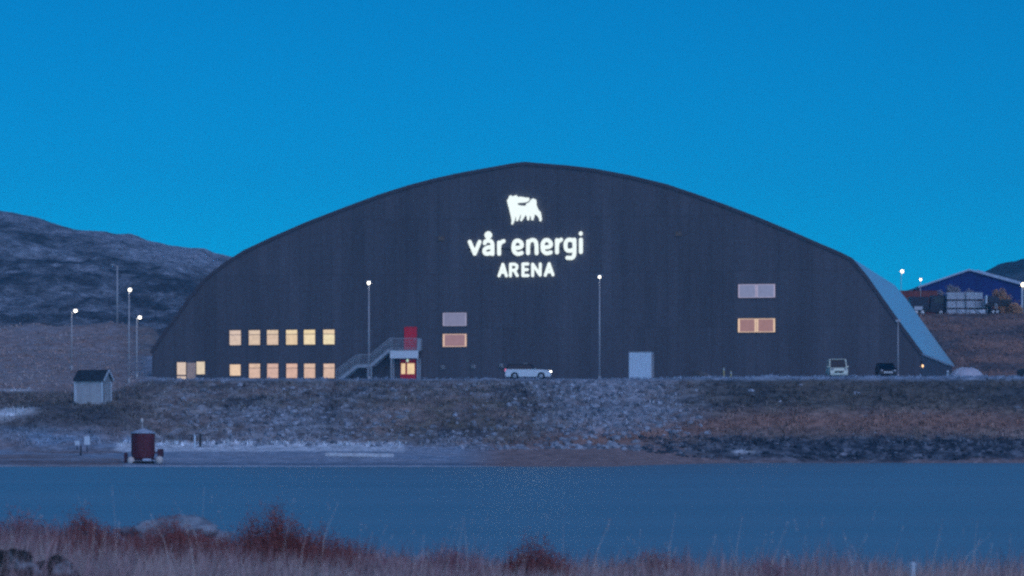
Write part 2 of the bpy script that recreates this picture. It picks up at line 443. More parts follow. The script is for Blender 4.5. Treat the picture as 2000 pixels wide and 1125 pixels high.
# stones
ms = MB(); cs = []
ico = bmesh.new(); bmesh.ops.create_icosphere(ico, subdivisions=1, radius=1)
iv = [v.co.copy() for v in ico.verts]; jf = [tuple(v.index for v in f.verts) for f in ico.faces]; ico.free()
n = 0
while n < 2600:
    Y = R.uniform(279, 318); X = R.uniform(-66, 66) * Y / 320; q = X / Y * F + 1000
    z = ground(X, Y)
    if z < .3 or z > 7.7: continue
    want = .10 + .9 * math.exp(-((q - 1210) / 150) ** 2) + .5 * math.exp(-((q - 560) / 200) ** 2) * (z < 5) + .9 * math.exp(-((q - 890) / 60) ** 2) * (z < 2.8) + (.8 if q > 1250 and z < 2.3 else 0)
    if (Y < 286 and q < 900) or q < 330: continue
    if q > 1330 and z > 2.6: want *= .12
    if R.random() > want * (.5 + fbm(X, Y, .4, 40)): continue
    r = R.uniform(.12, .36) * (1.25 if R.random() < .12 else 1)
    sq = (R.uniform(.8, 1.4), R.uniform(.8, 1.3), R.uniform(.5, .9)); rot = Matrix.Rotation(R.uniform(0, 6), 3, 'Z')
    c0 = FROST.lerp(DARK, R.random() ** 1.3 * .75)
    if q > 1250 and z < 2.4:
        c0 = DARK.lerp(FROST, .5 * R.random() ** 3); r *= .8
    vs = []
    for p in iv:
        f = r * R.uniform(.78, 1.15); pv = rot @ Vector((p.x * sq[0] * f, p.y * sq[1] * f, p.z * sq[2] * f)); vs.append((X + pv.x, Y + pv.y, z + pv.z + r * .1)); cs.append(tuple(c0))
    ms.add(vs, jf); n += 1
tag(ms.build('bank_stones', M['rocks'], colors=cs), 'loose frosted stones scattered over the bank and rocky shore', 'stones', kind='stuff')
# grass on the left slope and the right hillside
L = Leaves()
for k in range(2400):
    if k % 2:
        Y = R.uniform(322, 500); q = R.uniform(-60, 330)
        if q > 285 and Y > 345: continue
    else:
        Y = R.uniform(400, 458); q = R.uniform(1790, 2060)
    X = xat(q, Y); z = ground(X, Y); g = gcol(X, Y, z)
    for j in range(4):
        L.blade((X + R.gauss(0, .25), Y + R.gauss(0, .25), z - .03), R.uniform(.12, .36), R.uniform(.12, .3), (R.gauss(0, .15), R.gauss(0, .15)), vary(g * R.uniform(.85, 1.3), .2))
tag(L.build('slope_grass'), 'short dead grass on the slopes left and right of the arena', 'grass', kind='stuff')
# near grass
L = Leaves()
STRAW = (.60, .54, .50); PURP = (.38, .27, .29)
for k in range(34000):
    Y = 27 + 17 * R.random() ** 1.15; X = R.uniform(-1.15, 1.15) * Y * .165
    z = near_z(X, Y)
    if z < .0: continue
    cl = fbm(X, Y, .7, 3)
    h = (.26 + .30 * max(0, cl + .3)) * R.uniform(.55, 1.25) * (1.25 if X < -4.3 else 1 + .3 * sstep(0, 1.5, X))
    if Y > 38: h *= .8
    c = Vector(STRAW).lerp(Vector(PURP), max(0, min(1, .5 + 2.0 * cl + .25 * sstep(33, 41, Y))))
    L.blade((X, Y, z - .02), h, R.uniform(.006, .013), (R.gauss(.03, .09), R.gauss(0, .07)), vary(c, .3))
for k in range(15000):
    Y = R.uniform(34, 38.5); X = R.uniform(-1.1, .6) * Y * .165
    z = near_z(X, Y); f = fbm(X, Y, .9, 17)
    if z < 0 or R.random() > .25 + 1.6 * f + (.35 if X < -1.6 else -.42): continue
    h = R.uniform(.22, .5) * (1 + .5 * f); ln = (R.gauss(.02, .07), R.gauss(0, .05)); c = vary((.26, .10, .10), .35)
    L.blade((X, Y, z), h, R.uniform(.006, .012), ln, c)
    for j in range(3):
        t = R.uniform(.5, 1); L.leaf((X + ln[0] * t + R.gauss(0, .02), Y + ln[1] * t, z + h * t), R.uniform(.006, .013), c)
for k in range(120):
    Y = R.uniform(26, 42); X = R.uniform(-1.1, 1.1) * Y * .165; z = near_z(X, Y)
    if z < 0: continue
    h = R.uniform(.5, .95); ln = (R.gauss(.06, .16), R.gauss(0, .1))
    c = vary(STRAW, .25)
    L.blade((X, Y, z), h, .008, ln, c)
    for j in range(4): L.leaf((X + ln[0] * (1 - .04 * j), Y + ln[1], z + h * (1 - .03 * j)), .010, c)
tag(L.build('shore_grass'), 'pale dead grass and thin seed stalks along the near lake shore', 'grass', kind='stuff')
# red-brown shrubs on the near bank: px centre, half width px, top row, distance
def shrub(q0, q1, ytop, Y, label, cols, name='shrub'):
    X0, X1 = xat(q0, Y), xat(q1, Y); Xc = (X0 + X1) / 2; zc = near_z(Xc, Y)
    root = thing(name, label, 'shrub', (Xc, Y, zc), group='shrubs on the near shore')
    H = (zat(ytop, Y) - zc) * 1.03; lf = Leaves(); st = lf
    W = (X1 - X0) / 2
    for i in range(int(760 * W + 60)):
        u = R.uniform(-1, 1); y = R.gauss(0, .28)
        u = max(-1.5, min(1.5, R.gauss(0, .72)))
        env = max(.35, 1 - .27 * abs(u) ** 2) * (.84 + .5 * n3(u * W, y, 2.0, Y) + .25 * n3(u * W, y, 6.0, Y))
        h = H * env * R.uniform(.5, 1.1)
        x = u * W; ln = (R.gauss(0, .07), R.gauss(0, .07))
        zb = near_z(Xc + x, Y + y) - zc - .03
        st.blade((x, y, zb), h, .011, ln, vary(cols[0], .3))
        for j in range(34):
            t = R.uniform(.25, 1.02)
            lf.leaf((x + ln[0] * t + R.gauss(0, .035), y + ln[1] * t + R.gauss(0, .035), zb + h * t + R.gauss(0, .03)), R.uniform(.006, .015), vary(cols[1 + (R.random() < .35)], .4))
    lf.build('foliage', root)
RB = [(.15, .065, .065), (.25, .07, .07), (.30, .13, .11)]
RP = [(.2, .13, .16), (.28, .14, .17), (.36, .23, .26)]
shrub(415, 672, 1008, 36.5, 'widest red brown shrub clump in the foreground, by the pale mound', RB)
shrub(100, 262, 1010, 37.5, 'rounded red brown shrub in the grass at the left, above the dark rocks', RB)
shrub(240, 440, 1026, 36.5, 'low red brown shrub between the rounded shrub and the widest clump', RB)
shrub(-45, 110, 988, 36, 'tall thin purplish shrub at the left edge of the foreground', RP)
shrub(980, 1108, 1064, 36.5, 'dark red shrub standing alone in the foreground below the silver car', RB)
shrub(820, 940, 1066, 36.0, 'small red brown shrub in the pale grass, left of the lone dark red one', RP)
shrub(1212, 1352, 1074, 36.0, 'low russet shrub in the foreground below the white container', RB)
shrub(1450, 1580, 1090, 33.5, 'low pale purplish shrub in the lower right foreground grass', RP)
shrub(680, 800, 1074, 35.5, 'short purplish shrub right of the widest red clump', RP)

def rock(name, label, loc, rx, ry, rz, seed, mat, cat='rock', cap=None):
    bm = bmesh.new(); bmesh.ops.create_icosphere(bm, subdivisions=4, radius=1)
    for v in bm.verts:
        p = v.co.copy(); f = 1 + .5 * mn.noise(p * 1.6 + Vector((seed, 0, 0))) + .22 * mn.noise(p * 3.5 + Vector((0, seed, 0)))
        v.co = Vector((p.x * rx * f, p.y * ry * f, p.z * rz * f))
    me = bpy.data.meshes.new(name); bm.to_mesh(me); bm.free(); me.materials.append(mat)
    o = bpy.data.objects.new(name, me); COL.objects.link(o); o.location = loc
    return tag(o, label, cat)
m, nt, b = nodes_of('dark_frosted_rock')
f1 = noise(nt, coord(nt), 5, 5)
nt.links.new(ramp(nt, f1, [(.3, (.012, .014, .016)), (.56, (.03, .034, .036)), (.62, (.35, .42, .48))]), b.inputs['Base Color']); b.inputs['Roughness'].default_value = .9
bump(nt, b, noise(nt, coord(nt), 14, 5), .8, .05)
M['dark_rock'] = m
for q0, y0, Y, rx, rz, sd, lb in ((18, 1112, 28, .22, .18, 2.1, 'dark rock with frost patches in the bottom left corner of the foreground'),
                              (108, 1122, 28.3, .19, .15, 5.7, 'dark frosted rock in the grass, right of the corner rock')):
    p = at(q0, y0, Y)
    rock('shore_rock', lb, p, rx, rx * .8, rz, sd, M['dark_rock'])
m, nt, b = nodes_of('pale_frosted_rock')
nt.links.new(ramp(nt, noise(nt, coord(nt), 3, 5), [(.3, (.10, .15, .20)), (.7, (.34, .42, .5))]), b.inputs['Base Color']); b.inputs['Roughness'].default_value = .85
bump(nt, b, noise(nt, coord(nt), 9, 5), .6, .05)
p = at(345, 1020, 40); p.z = .02
p = at(338, 1006, 39)
rock('shore_boulder', 'low pale frosted boulder at the lake edge behind the red shrubs', (p.x, p.y, p.z - .30), .62, .45, .26, 3.3, m)

# ------------------------------------------------------------------ arena
AZ = 8.1; ANG = rad(11); CX, CY = 25 / F * 350, 350.0
ca, sa = math.cos(ANG), math.sin(ANG)
def FP(x, y, front=0.0):
    """photo point on the front wall -> (s along the wall, height above the plateau)"""
    r = (x - 1000) / F; cx, cy = CX - sa * front, CY - ca * front
    s = (r * cy - cx) / (ca + r * sa); t = cy - s * sa
    return s, CH + (HZ - y) / F * t - AZ
def AW(s, v, z=0): return Vector((CX + s * ca + v * sa, CY - s * sa + v * ca, AZ + z))
prof_px = [(297, 690), (320, 654), (345, 621), (372, 583), (400, 548), (440, 517), (478, 493), (540, 464), (600, 438), (670, 411), (740, 385), (800, 366), (850, 353), (900, 342), (950, 333), (1000, 324), (1025, 321),
           (1060, 324), (1110, 328), (1160, 334), (1230, 347), (1300, 364), (1360, 384), (1420, 406), (1480, 429), (1540, 454), (1600, 480), (1640, 497), (1662, 508), (1690, 541), (1725, 591), (1760, 640), (1797, 690)]
prof = [FP(*p) for p in prof_px]
LEN = 60.0
arena = thing('arena', 'large charcoal arched sports hall with lit sign and warm windows above the bank', 'arena', AW(0, 0), -ANG)
poly = [(prof[0][0], -1.5)] + prof + [(prof[-1][0], -1.5)]
MB().prism(poly, 0, LEN).build('wall', M['wall'], arena)
# roof shell: outside the wall prism, with its own thickness
def offset(pr, d):
    out = []
    for i, p in enumerate(pr):
        a = Vector(pr[max(0, i - 1)]); c = Vector(pr[min(len(pr) - 1, i + 1)]); t = (c - a).normalized()
        out.append((p[0] - t.y * d, p[1] + t.x * d))
    return out
ext = list(prof)
def along(a, b, d):
    v = (Vector(a) - Vector(b)).normalized() * d; return (a[0] + v.x, a[1] + v.y)
ext[0] = along(prof[0], prof[1], .04); ext[-1] = along(prof[-1], prof[-2], .2)
inn, outn = offset(ext, .01), offset(ext, .24)
def shell(mb, a, b_, y0, y1):
    n = len(a)
    vs = [(p[0], y, p[1]) for y in (y0, y1) for pr in (a, b_) for p in pr]
    fs = []
    for i in range(n - 1):
        fs += [(i, i + 1, n + i + 1, n + i), (2 * n + i, 3 * n + i, 3 * n + i + 1, 2 * n + i + 1), (n + i, n + i + 1, 3 * n + i + 1, 3 * n + i), (i, 2 * n + i, 2 * n + i + 1, i + 1)]
    for i in (0, n - 1): fs.append((i, n + i, 3 * n + i, 2 * n + i))
    return mb.add(vs, fs)
shell(MB(), inn, outn, .1, LEN + .3).build('roof', M['roof'], arena)
shell(MB(), offset(ext, -.10), offset(ext, .27), -.12, .095).build('verge_trim', M['trim'], arena)

def rect(x0, x1, y0, y1):
    s0, z1 = FP(x0, y0); s1, z0 = FP(x1, y1); return s0, s1, z0, z1
def ring(mb, s0, s1, z0, z1, w, y0, y1):
    mb.box(s0 - w, s1 + w, y0, y1, z1, z1 + w); mb.box(s0 - w, s1 + w, y0, y1, z0 - w, z0)
    mb.box(s0 - w, s0, y0, y1, z0, z1); mb.box(s1, s1 + w, y0, y1, z0, z1); return mb
def lit(rgb, k=1.0, var=.12):
    if rgb[0] > rgb[2] + 50: rgb = tuple(v * .55 + w_ * .45 for v, w_ in zip(rgb, (226, 204, 188)))
    return glow('lit_window', tuple(v * k for v in lin(*rgb)), 1.0, var, 2.2)
def window(x0, x1, y0, y1, top, low=None, yb=None, mull=None, edge=None, frame='frame'):
    s0, s1, z0, z1 = rect(x0, x1, y0, y1)
    fr = MB(); ring(fr, s0, s1, z0, z1, .07, -.10, -.002)
    if mull:
        for mx in mull:
            sm = FP(mx, y0)[0]; fr.box(sm - .012, sm + .012, -.10, -.03, z0, z1)
    w = fr.build('window', M[frame], arena)
    MB().box(s0, s1, -.03, -.004, z0, z1).build('pane', lit(top), w)
    if low:
        if yb is not None:            # roller blind hanging below a clear strip, drawn up from the sill
            zb = FP(x0, yb)[1]
            MB().box(s0 + .03, s1 - .03, -.045, -.034, z0 + .02, zb).build('blind', lit(low), w)  # blind glows, standing in for room light through the cloth
            MB().box(s0 + .02, s1 - .02, -.055, -.033, zb, zb + .06).build('blind_rail', M['wood'], w)
        else:                         # blinds glow as if lit through, brighter pane showing past their sides
            ms_ = [x0] + (mull or []) + [x1]
            for a, c in zip(ms_, ms_[1:]):
                sa_, sb_ = FP(a, y0)[0], FP(c, y0)[0]
                MB().box(sa_ + edge, sb_ - edge, -.045, -.034, z0 + .07, z1 - .07).build('blind', lit(low, 1, .08), w)
    return w
xsu = [448.7, 486.3, 521.7, 559, 593.7, 631.7]
up = [((222, 192, 168), (216, 186, 160)), ((226, 196, 158), (216, 184, 146)), ((232, 200, 155), (218, 182, 145)), ((255, 228, 160), (235, 200, 140)), ((255, 228, 150), (255, 232, 165)), ((252, 220, 160), (255, 240, 172))]
dn = [((248, 205, 155), None), ((226, 180, 140), (214, 166, 136)), ((220, 165, 140), (208, 154, 132)), ((224, 165, 134), (214, 156, 128)), ((224, 178, 142), (212, 160, 130)), ((224, 178, 146), (212, 166, 136))]
for i, x in enumerate(xsu):
    dy = -.3 * i
    window(x, x + 22, 645.5 + dy, 674 + dy, *up[i], 654.5 + dy)
    if i == 0: window(x + .5, x + 21.5, 712, 733.5, dn[i][0])
    else: window(x + .5, x + 22, 710.5, 738.3, *dn[i], 719.5)
window(865, 911.5, 611, 636.5, (150, 148, 176), (122, 122, 150), edge=.16)
window(865, 911.5, 652.5, 677, (232, 182, 150), (150, 114, 118), edge=.2)
window(1442, 1514, 555.5, 581, (168, 160, 188), (122, 128, 160), mull=[1477.5], edge=.14)
window(1441.5, 1514, 622.5, 648.7, (240, 195, 150), (152, 113, 108), mull=[1477.5], edge=.2)
window(346, 363.5, 707.8, 742, (222, 198, 178), mull=None)
s0, s1, z0, z1 = rect(346, 363.5, 732, 735)
MB().box(s0, s1, -.11, -.032, z0, z1).build('transom', M['wood'], arena)
window(384, 400.3, 706.5, 731, (228, 208, 178))
s0, s1, z0, z1 = rect(365.5, 382.5, 708.5, 751)
d = MB().box(s0, s1, -.09, -.004, z0, z1).build('entrance_door', paint('lit_brown_wood', (.85, .52, .36), .6, scale=5), arena)  # brown wood, its colour raised to look lit
MB().box(s1 - .16, s1 - .1, -.14, -.092, z0 + .95, z0 + 1.15).build('handle', M['steel'], d)
s0, s1, z0, z1 = rect(386, 399, 740, 751)
MB().box(s0, s1, -.7, -.15, z0, z1).build('utility_box', M['dark'], arena)
# doors
s0, s1, z0, z1 = rect(791, 813.2, 639.5, 682)
dr = MB().box(s0, s1, -.07, -.004, z0, z1).build('upper_door', M['red_door'], arena)
ring(MB(), s0, s1, z0, z1, .06, -.10, -.003).build('door_frame', M['red_door'], dr)
MB().box(s1 - .22, s1 - .08, -.13, -.071, z0 + 1.0, z0 + 1.06).build('handle', M['steel'], dr)
s0, s1, z0, z1 = rect(782.3, 812.6, 702.5, 745)
dr = MB().box(s0, s1, -.07, -.004, z0, z1).build('double_door', M['red_door'], arena)
for a, c in ((784, 791.8), (795.6, 809.8)):
    p0, p1, q0, q1 = rect(a, c, 709.8, 730.6)
    MB().box(p0, p1, -.085, -.072, q0, q1).build('pane', lit((255, 214, 138)), dr)
sm = FP(793.6, 720)[0]; MB().box(sm - .05, sm + .05, -.11, -.071, z0, z1).build('door_post', M['red_door'], dr)
s_, z_ = FP(796.6, 704.4)
wl_ = MB().box(s_ - .12, s_ + .12, -.16, -.072, z_ + .12, z_ + .22).build('door_lamp', M['dark'], arena)
MB().ball((s_, -.2, z_), .15, .12, .17).build('lamp_glass', glow('door_lamp_light', lin(185, 225, 205), .9), wl_, smooth=True)
for x, y in ((865, 717.5), (924.6, 716.5), (979, 714.5), (1026.5, 713)):
    s_, z_ = FP(x, y)
    v_ = MB().box(s_ - .22, s_ + .22, -.18, -.004, z_ - .22, z_ + .22).build('wall_vent', M['grey_pole'], arena, bevel=.05)
    v2 = MB()
    for k in range(4): v2.box(s_ - .18, s_ + .18, -.21, -.183, z_ - .17 + k * .1, z_ - .13 + k * .1)
    v2.build('louvre', M['dark'], v_)
# side wall lamp (on the long right side)
sR = prof[-1][0]
sd = MB().box(sR + .004, sR + .16, 1.0, 1.3, 1.9, 2.3).build('side_lamp', M['dark'], arena)
MB().ball((sR + .2, 1.15, 1.75), .10, .10, .15).build('lamp_glass', glow('side_lamp_light', lin(255, 205, 150), 2.2), sd, smooth=True)
sd2 = MB().box(sR + .004, sR + 1.5, 55, 56.2, -.3, 1.2).build('side_cabinet', M['white'], arena)
# small brown boxes, added in place of faint blemish spots on the front
for x, y in ((1325, 457), (862, 466)):
    s_, z_ = FP(x, y); MB().box(s_ - .35, s_ + .35, -.12, -.004, z_ - .25, z_ + .25).build('spot_box', paint('brown_spot_box', (.16, .125, .105)), arena, bevel=.03)

# ---- illuminated sign
sc_, zc_ = FP(1028, 470)
sign = thing('illuminated_sign', 'glowing white company sign with six legged animal emblem high on the arena front', 'sign', AW(sc_, -.02, zc_), -ANG)
SOFF = (sc_, -.02, zc_)
def Z(zx, zy): return FP(880 + zx / 5.113, 350 + zy / 5.113)
def smoothline(pts, it=2):
    for _ in range(it):
        o = [pts[0]]
        for a, c in zip(pts, pts[1:]):
            o += [(a[0] * .75 + c[0] * .25, a[1] * .75 + c[1] * .25), (a[0] * .25 + c[0] * .75, a[1] * .25 + c[1] * .75)]
        o.append(pts[-1]); pts = o
    return pts
def stroke(mb, pts, r, sm=2):
    """one stroke of a letter: a flattened tube with round ends"""
    pts = smoothline(pts, sm) if sm and len(pts) > 2 else pts
    w = [Z(*p) for p in pts]
    yc = -.24; dp = .16
    n = 10
    for i, p in enumerate(w):
        pass
    vs = []; fs = []
    m_ = len(w)
    for i, p in enumerate(w):
        a = Vector(w[max(0, i - 1)]); c = Vector(w[min(m_ - 1, i + 1)]); t = (c - a).normalized(); nx, nz = -t.y, t.x
        for k in range(n):
            th = 2 * math.pi * k / n
            vs.append((p[0] + nx * r * math.cos(th), yc + dp * math.sin(th), p[1] + nz * r * math.cos(th)))
    for i in range(m_ - 1):
        for k in range(n):
            j = (k + 1) % n; fs.append((i * n + k, i * n + j, (i + 1) * n + j, (i + 1) * n + k))
    mb.add(vs, fs)
    for p in (w[0], w[-1]): mb.ball((p[0], yc, p[1]), r * .995, dp * .99, r * .995, 14, 8)
def ringpts(cx, cy, rx, ry, n=16, a0=0, a1=360): return [(cx + rx * math.cos(rad(a0 + (a1 - a0) * i / n)), cy + ry * math.sin(rad(a0 + (a1 - a0) * i / n))) for i in range(n + 1)]
RW = .22
def letter(parts, name='letter', r=RW, sm=2):
    mb = MB()
    for p in parts: stroke(mb, p, r, sm)
    return mb.build(name, M['sign'], sign, off=SOFF, smooth=True)
word = [  # vår energi
    [[(196, 627), (246, 745)], [(246, 745), (294, 627)]],
    [ringpts(381, 560, 19, 19), [(346, 640), (352, 618), (388, 614), (418, 626), (423, 660), (423, 748)], [(420, 684), (380, 680), (340, 700), (342, 742), (380, 748), (420, 730)]],
    [[(488, 634), (489, 746)], [(489, 690), (494, 640), (534, 620)]],
    [[(634, 690), (714, 684), (718, 640), (676, 608), (634, 632), (630, 720), (670, 752), (714, 738)]],
    [[(778, 622), (778, 740)], [(778, 670), (786, 620), (832, 604), (862, 630), (863, 740)]],
    [[(924, 684), (1004, 677), (1008, 634), (966, 602), (924, 626), (920, 714), (960, 746), (1004, 732)]],
    [[(1066, 610), (1067, 732)], [(1067, 676), (1072, 626), (1108, 606)]],
    [[(1238, 624), (1196, 600), (1154, 620), (1150, 690), (1178, 722), (1236, 704)], [(1240, 606), (1242, 748), (1226, 790), (1170, 786)]],
    [[(1305, 606), (1305, 728)], [(1304, 542), (1304, 546)]],
]
for i, ltr in enumerate(word): letter(ltr)
word2 = [
    [[(488, 966), (527, 852)], [(527, 852), (562, 966)], [(506, 930), (548, 930)]],
    [[(603, 850), (602, 966)], [(603, 850), (646, 850), (668, 862), (664, 900), (640, 910), (603, 910)], [(640, 910), (670, 964)]],
    [[(776, 848), (727, 848)], [(727, 848), (727, 964)], [(727, 906), (770, 904)], [(727, 964), (778, 963)]],
    [[(824, 964), (824, 850)], [(824, 850), (898, 958)], [(898, 958), (900, 848)]],
    [[(950, 960), (988, 846)], [(988, 846), (1026, 956)], [(968, 926), (1010, 924)]],
]
for ltr in word2: letter(ltr, r=.168, sm=0 if ltr is not word2[1] else 2)
E = [(455, 285), (490, 272), (515, 300), (560, 290), (612, 268), (640, 292), (655, 320), (720, 306), (790, 316), (850, 332), (908, 328), (936, 350), (930, 385), (895, 424), (830, 446),
     (740, 452), (640, 460), (650, 500), (740, 526), (845, 530), (862, 478), (905, 462), (935, 440), (978, 378), (1032, 350), (1080, 370), (1106, 410), (1102, 500), (1125, 562), (1158, 632), (1205, 680), (1222, 760), (1236, 850), (1218, 910), (1180, 900), (1178, 845), (1125, 765), (1062, 735),
     (1050, 800), (1022, 880), (988, 880), (978, 820), (950, 735), (938, 795), (924, 880), (886, 880), (870, 790), (846, 735), (790, 835), (738, 906), (708, 888), (722, 835), (740, 735), (702, 760), (676, 850), (645, 904), (610, 894), (616, 840), (598, 740), (584, 850), (550, 935), (520, 992), (494, 968), (508, 900), (490, 800), (460, 680), (435, 570), (402, 460), (394, 392), (424, 352), (442, 305)]
EP = [FP(960 + x / 12.5, 360 + y / 12.5) for x, y in E]
MB().prism(EP, -.36, -.12).build('emblem', M['sign'], sign, off=SOFF)
mb = MB()
for x0, x1, y in ((916, 1140, 487), (972, 1082, 529), (1000, 1050, 405)):
    a = FP(x0, y); c = FP(x1, y); mb.box(a[0], c[0], -.10, -.03, a[1] - .05, a[1] + .05)
mb.build('mounting_rail', M['dark'], sign, off=SOFF)

# ---- outside staircase
so, _ = FP(765, 745)
stair = thing('outside_staircase', 'galvanised steel outside staircase with white fascia over the red double door', 'staircase', AW(so, -.9, 0), -ANG)
SO = (so, -.9, 0)
def S(x, y): return FP(x, y, 1.0)
Y0, Y1 = -1.75, -.45      # front and back of the stair
pts = [(661, 746), (700, 716), (727, 715), (763.5, 684)]
for yy in (Y0, Y1):
    mb = MB()
    for a, c in zip(pts, pts[1:]):
        p, q_ = S(*a), S(*c); mb.bar((p[0], yy, p[1]), (q_[0], yy, q_[1]), .08, .3)
    mb.build('stringer', M['steel'], stair, off=SO, bevel=.01)
for a, c, n in ((pts[0], pts[1], 9), (pts[2], pts[3], 10)):
    mb = MB()
    for k in range(n):
        t = (k + .5) / n; p = S(a[0] + (c[0] - a[0]) * t, a[1] + (c[1] - a[1]) * t)
        mb.box(p[0] - .13, p[0] + .13, Y0 + .05, Y1 - .05, p[1] - .02, p[1] + .02)
    mb.build('tread', M['steel'], stair, off=SO)
mb = MB(); p, q_ = S(701, 714.5), S(727, 714.5); mb.box(p[0], q_[0], Y0 + .05, Y1 - .05, p[1] - .06, p[1]); mb.build('half_landing', M['steel'], stair, off=SO)
p, q_ = S(763.5, 683.5), S(821, 683.5)
MB().box(p[0], q_[0], Y0 + .05, -.12, p[1] - .08, p[1]).build('landing', M['steel'], stair, off=SO)
p, q_ = S(765, 685.5), S(820, 700)
MB().box(p[0], q_[0], Y0 - .05, Y0 + .045, q_[1], p[1]).build('fascia', M['white_panel'], stair, off=SO)
for x, yt in ((721.5, 716), (728, 716), (767, 700), (818.5, 700)):
    for yy in ((Y0 + .1, Y1 - .1) if x > 740 else (Y0 + .1,)):
        a = S(x, yt); w = .075 if x > 740 else .07
        MB().box(a[0] - w, a[0] + w, yy - w, yy + w, -.4, a[1]).build('post', M['steel'], stair, off=SO)
def railing(p0, p1, h, yy, name='railing', n=8):
    a, c = S(*p0), S(*p1); mb = MB()
    A0, C0 = Vector((a[0], yy, a[1])), Vector((c[0], yy, c[1])); up_ = Vector((0, 0, h))
    mb.bar(A0 + up_, C0 + up_, .05, .06); mb.bar(A0 + up_ * .12, C0 + up_ * .12, .03, .04)
    for k in range(n + 1):
        p = A0.lerp(C0, k / n); w = .06 if k in (0, n) else .024
        mb.bar(p, p + up_, w, w)
    for k in range(1, 4): mb.bar(A0 + up_ * k / 4.2, C0 + up_ * k / 4.2, .018, .022)
    return mb.build(name, M['steel'], stair, off=SO)
railing((660, 744), (700, 714.5), 1.2, Y0, n=14); railing((700, 714.5), (727, 714.5), 1.2, Y0, n=9); railing((727, 713.5), (763.5, 683.5), 1.2, Y0, n=14)
railing((660, 744), (700, 714.5), 1.2, Y1, n=10); railing((727, 713.5), (763.5, 683.5), 1.2, Y1, n=10)
railing((763.5, 683.5), (821, 683.5), 1.25, Y0, n=22)
a = S(821, 683.5)
mb = MB()
for k in range(9):
    yy = Y0 + (1.5) * k / 8; mb.bar((a[0], yy, a[1]), (a[0], yy, a[1] + 1.25), .03, .03)
for h in (1.25, .8, .4, .1): mb.bar((a[0], Y0, a[1] + h), (a[0], Y0 + 1.5, a[1] + h), .04, .045)
mb.box(a[0] - .18, a[0] + .18, Y0 - .06, Y0 - .03, a[1] - .1, a[1] + 1.2)
mb.build('railing', M['steel'], stair, off=SO)

# ------------------------------------------------------------------ lamp posts
def lamp_post(q, ytop, Y, label, on=True, arm=0.0, zb=None, mat='lamp', r=.085, ball=.175, group='lamp posts around the arena'):
    X = xat(q, Y); z0 = ground(X, Y) if zb is None else zb; h = zat(ytop, Y) - z0
    t = thing('lamp_post', label, 'lamp post', (X, Y, z0), 0, group)
    p = MB(); p.tube((0, 0, -.3), (0, 0, h), r * 1.1, r * .75, 10); p.lathe((0, 0, 0), [(r * 1.8, -.2), (r * 1.8, .5), (r * 1.2, .6)], 10)
    p.build('pole', M['grey_pole'], t, smooth=True)
    if abs(arm) > .01:
        MB().tube((0, 0, h - .05), (arm, 0, h + .12), .05, .045, 8).build('arm', M['grey_pole'], t)
    hx = arm
    hd = MB(); hd.box(hx - .3, hx + .3, -.16, .16, h + .1, h + .24); hd.build('lamp_head', M['grey_pole'], t, bevel=.05)
    if on: MB().ball((hx, -.06, h), ball, ball * .8, ball).build('lamp_glass', M[mat], t, smooth=True)
    else: MB().box(hx - .24, hx + .24, -.12, .12, h + .05, h + .095).build('lamp_glass', M['white'], t)
    return t
lamp_post(720.5, 552.5, 337, 'lit lamp post in front of the outside staircase', zb=8.05)
lamp_post(1171, 541, 335, 'lit lamp post between the silver car and the white container', zb=8.05, ball=.14)
lamp_post(1754, 629, 333, 'short unlit lamp post before the right end of the arena', on=False, zb=8.2, r=.07)
lamp_post(229, 519, 500, 'tall unlit lamp post against the hill, with a short arm', on=False, arm=-.7, r=.16, zb=19.2)
lamp_post(252, 566, 345, 'lit lamp post nearest the left corner of the arena, taller than the pair beside it', arm=.1, r=.09, ball=.19)
lamp_post(140, 607, 370, 'lit lamp post with short arm farthest left on the slope', arm=.45, r=.1, ball=.2)
lamp_post(267, 620, 355, 'low lit lamp post with short arm close behind the tall one by the arena', arm=.35, r=.1, ball=.19)
lamp_post(1760, 530, 476, 'brighter of the two yard lamps above the red container', arm=.15, r=.05, ball=.25, mat='lamp_warm', zb=20.2)
lamp_post(1798, 546, 478, 'smaller yard lamp at the left corner of the blue warehouse', r=.05, ball=.19, mat='lamp_warm', zb=20.2)
lamp_post(1998, 556, 492, 'yard lamp at the right corner of the blue warehouse', r=.05, ball=.33, mat='lamp_warm', zb=20.2)

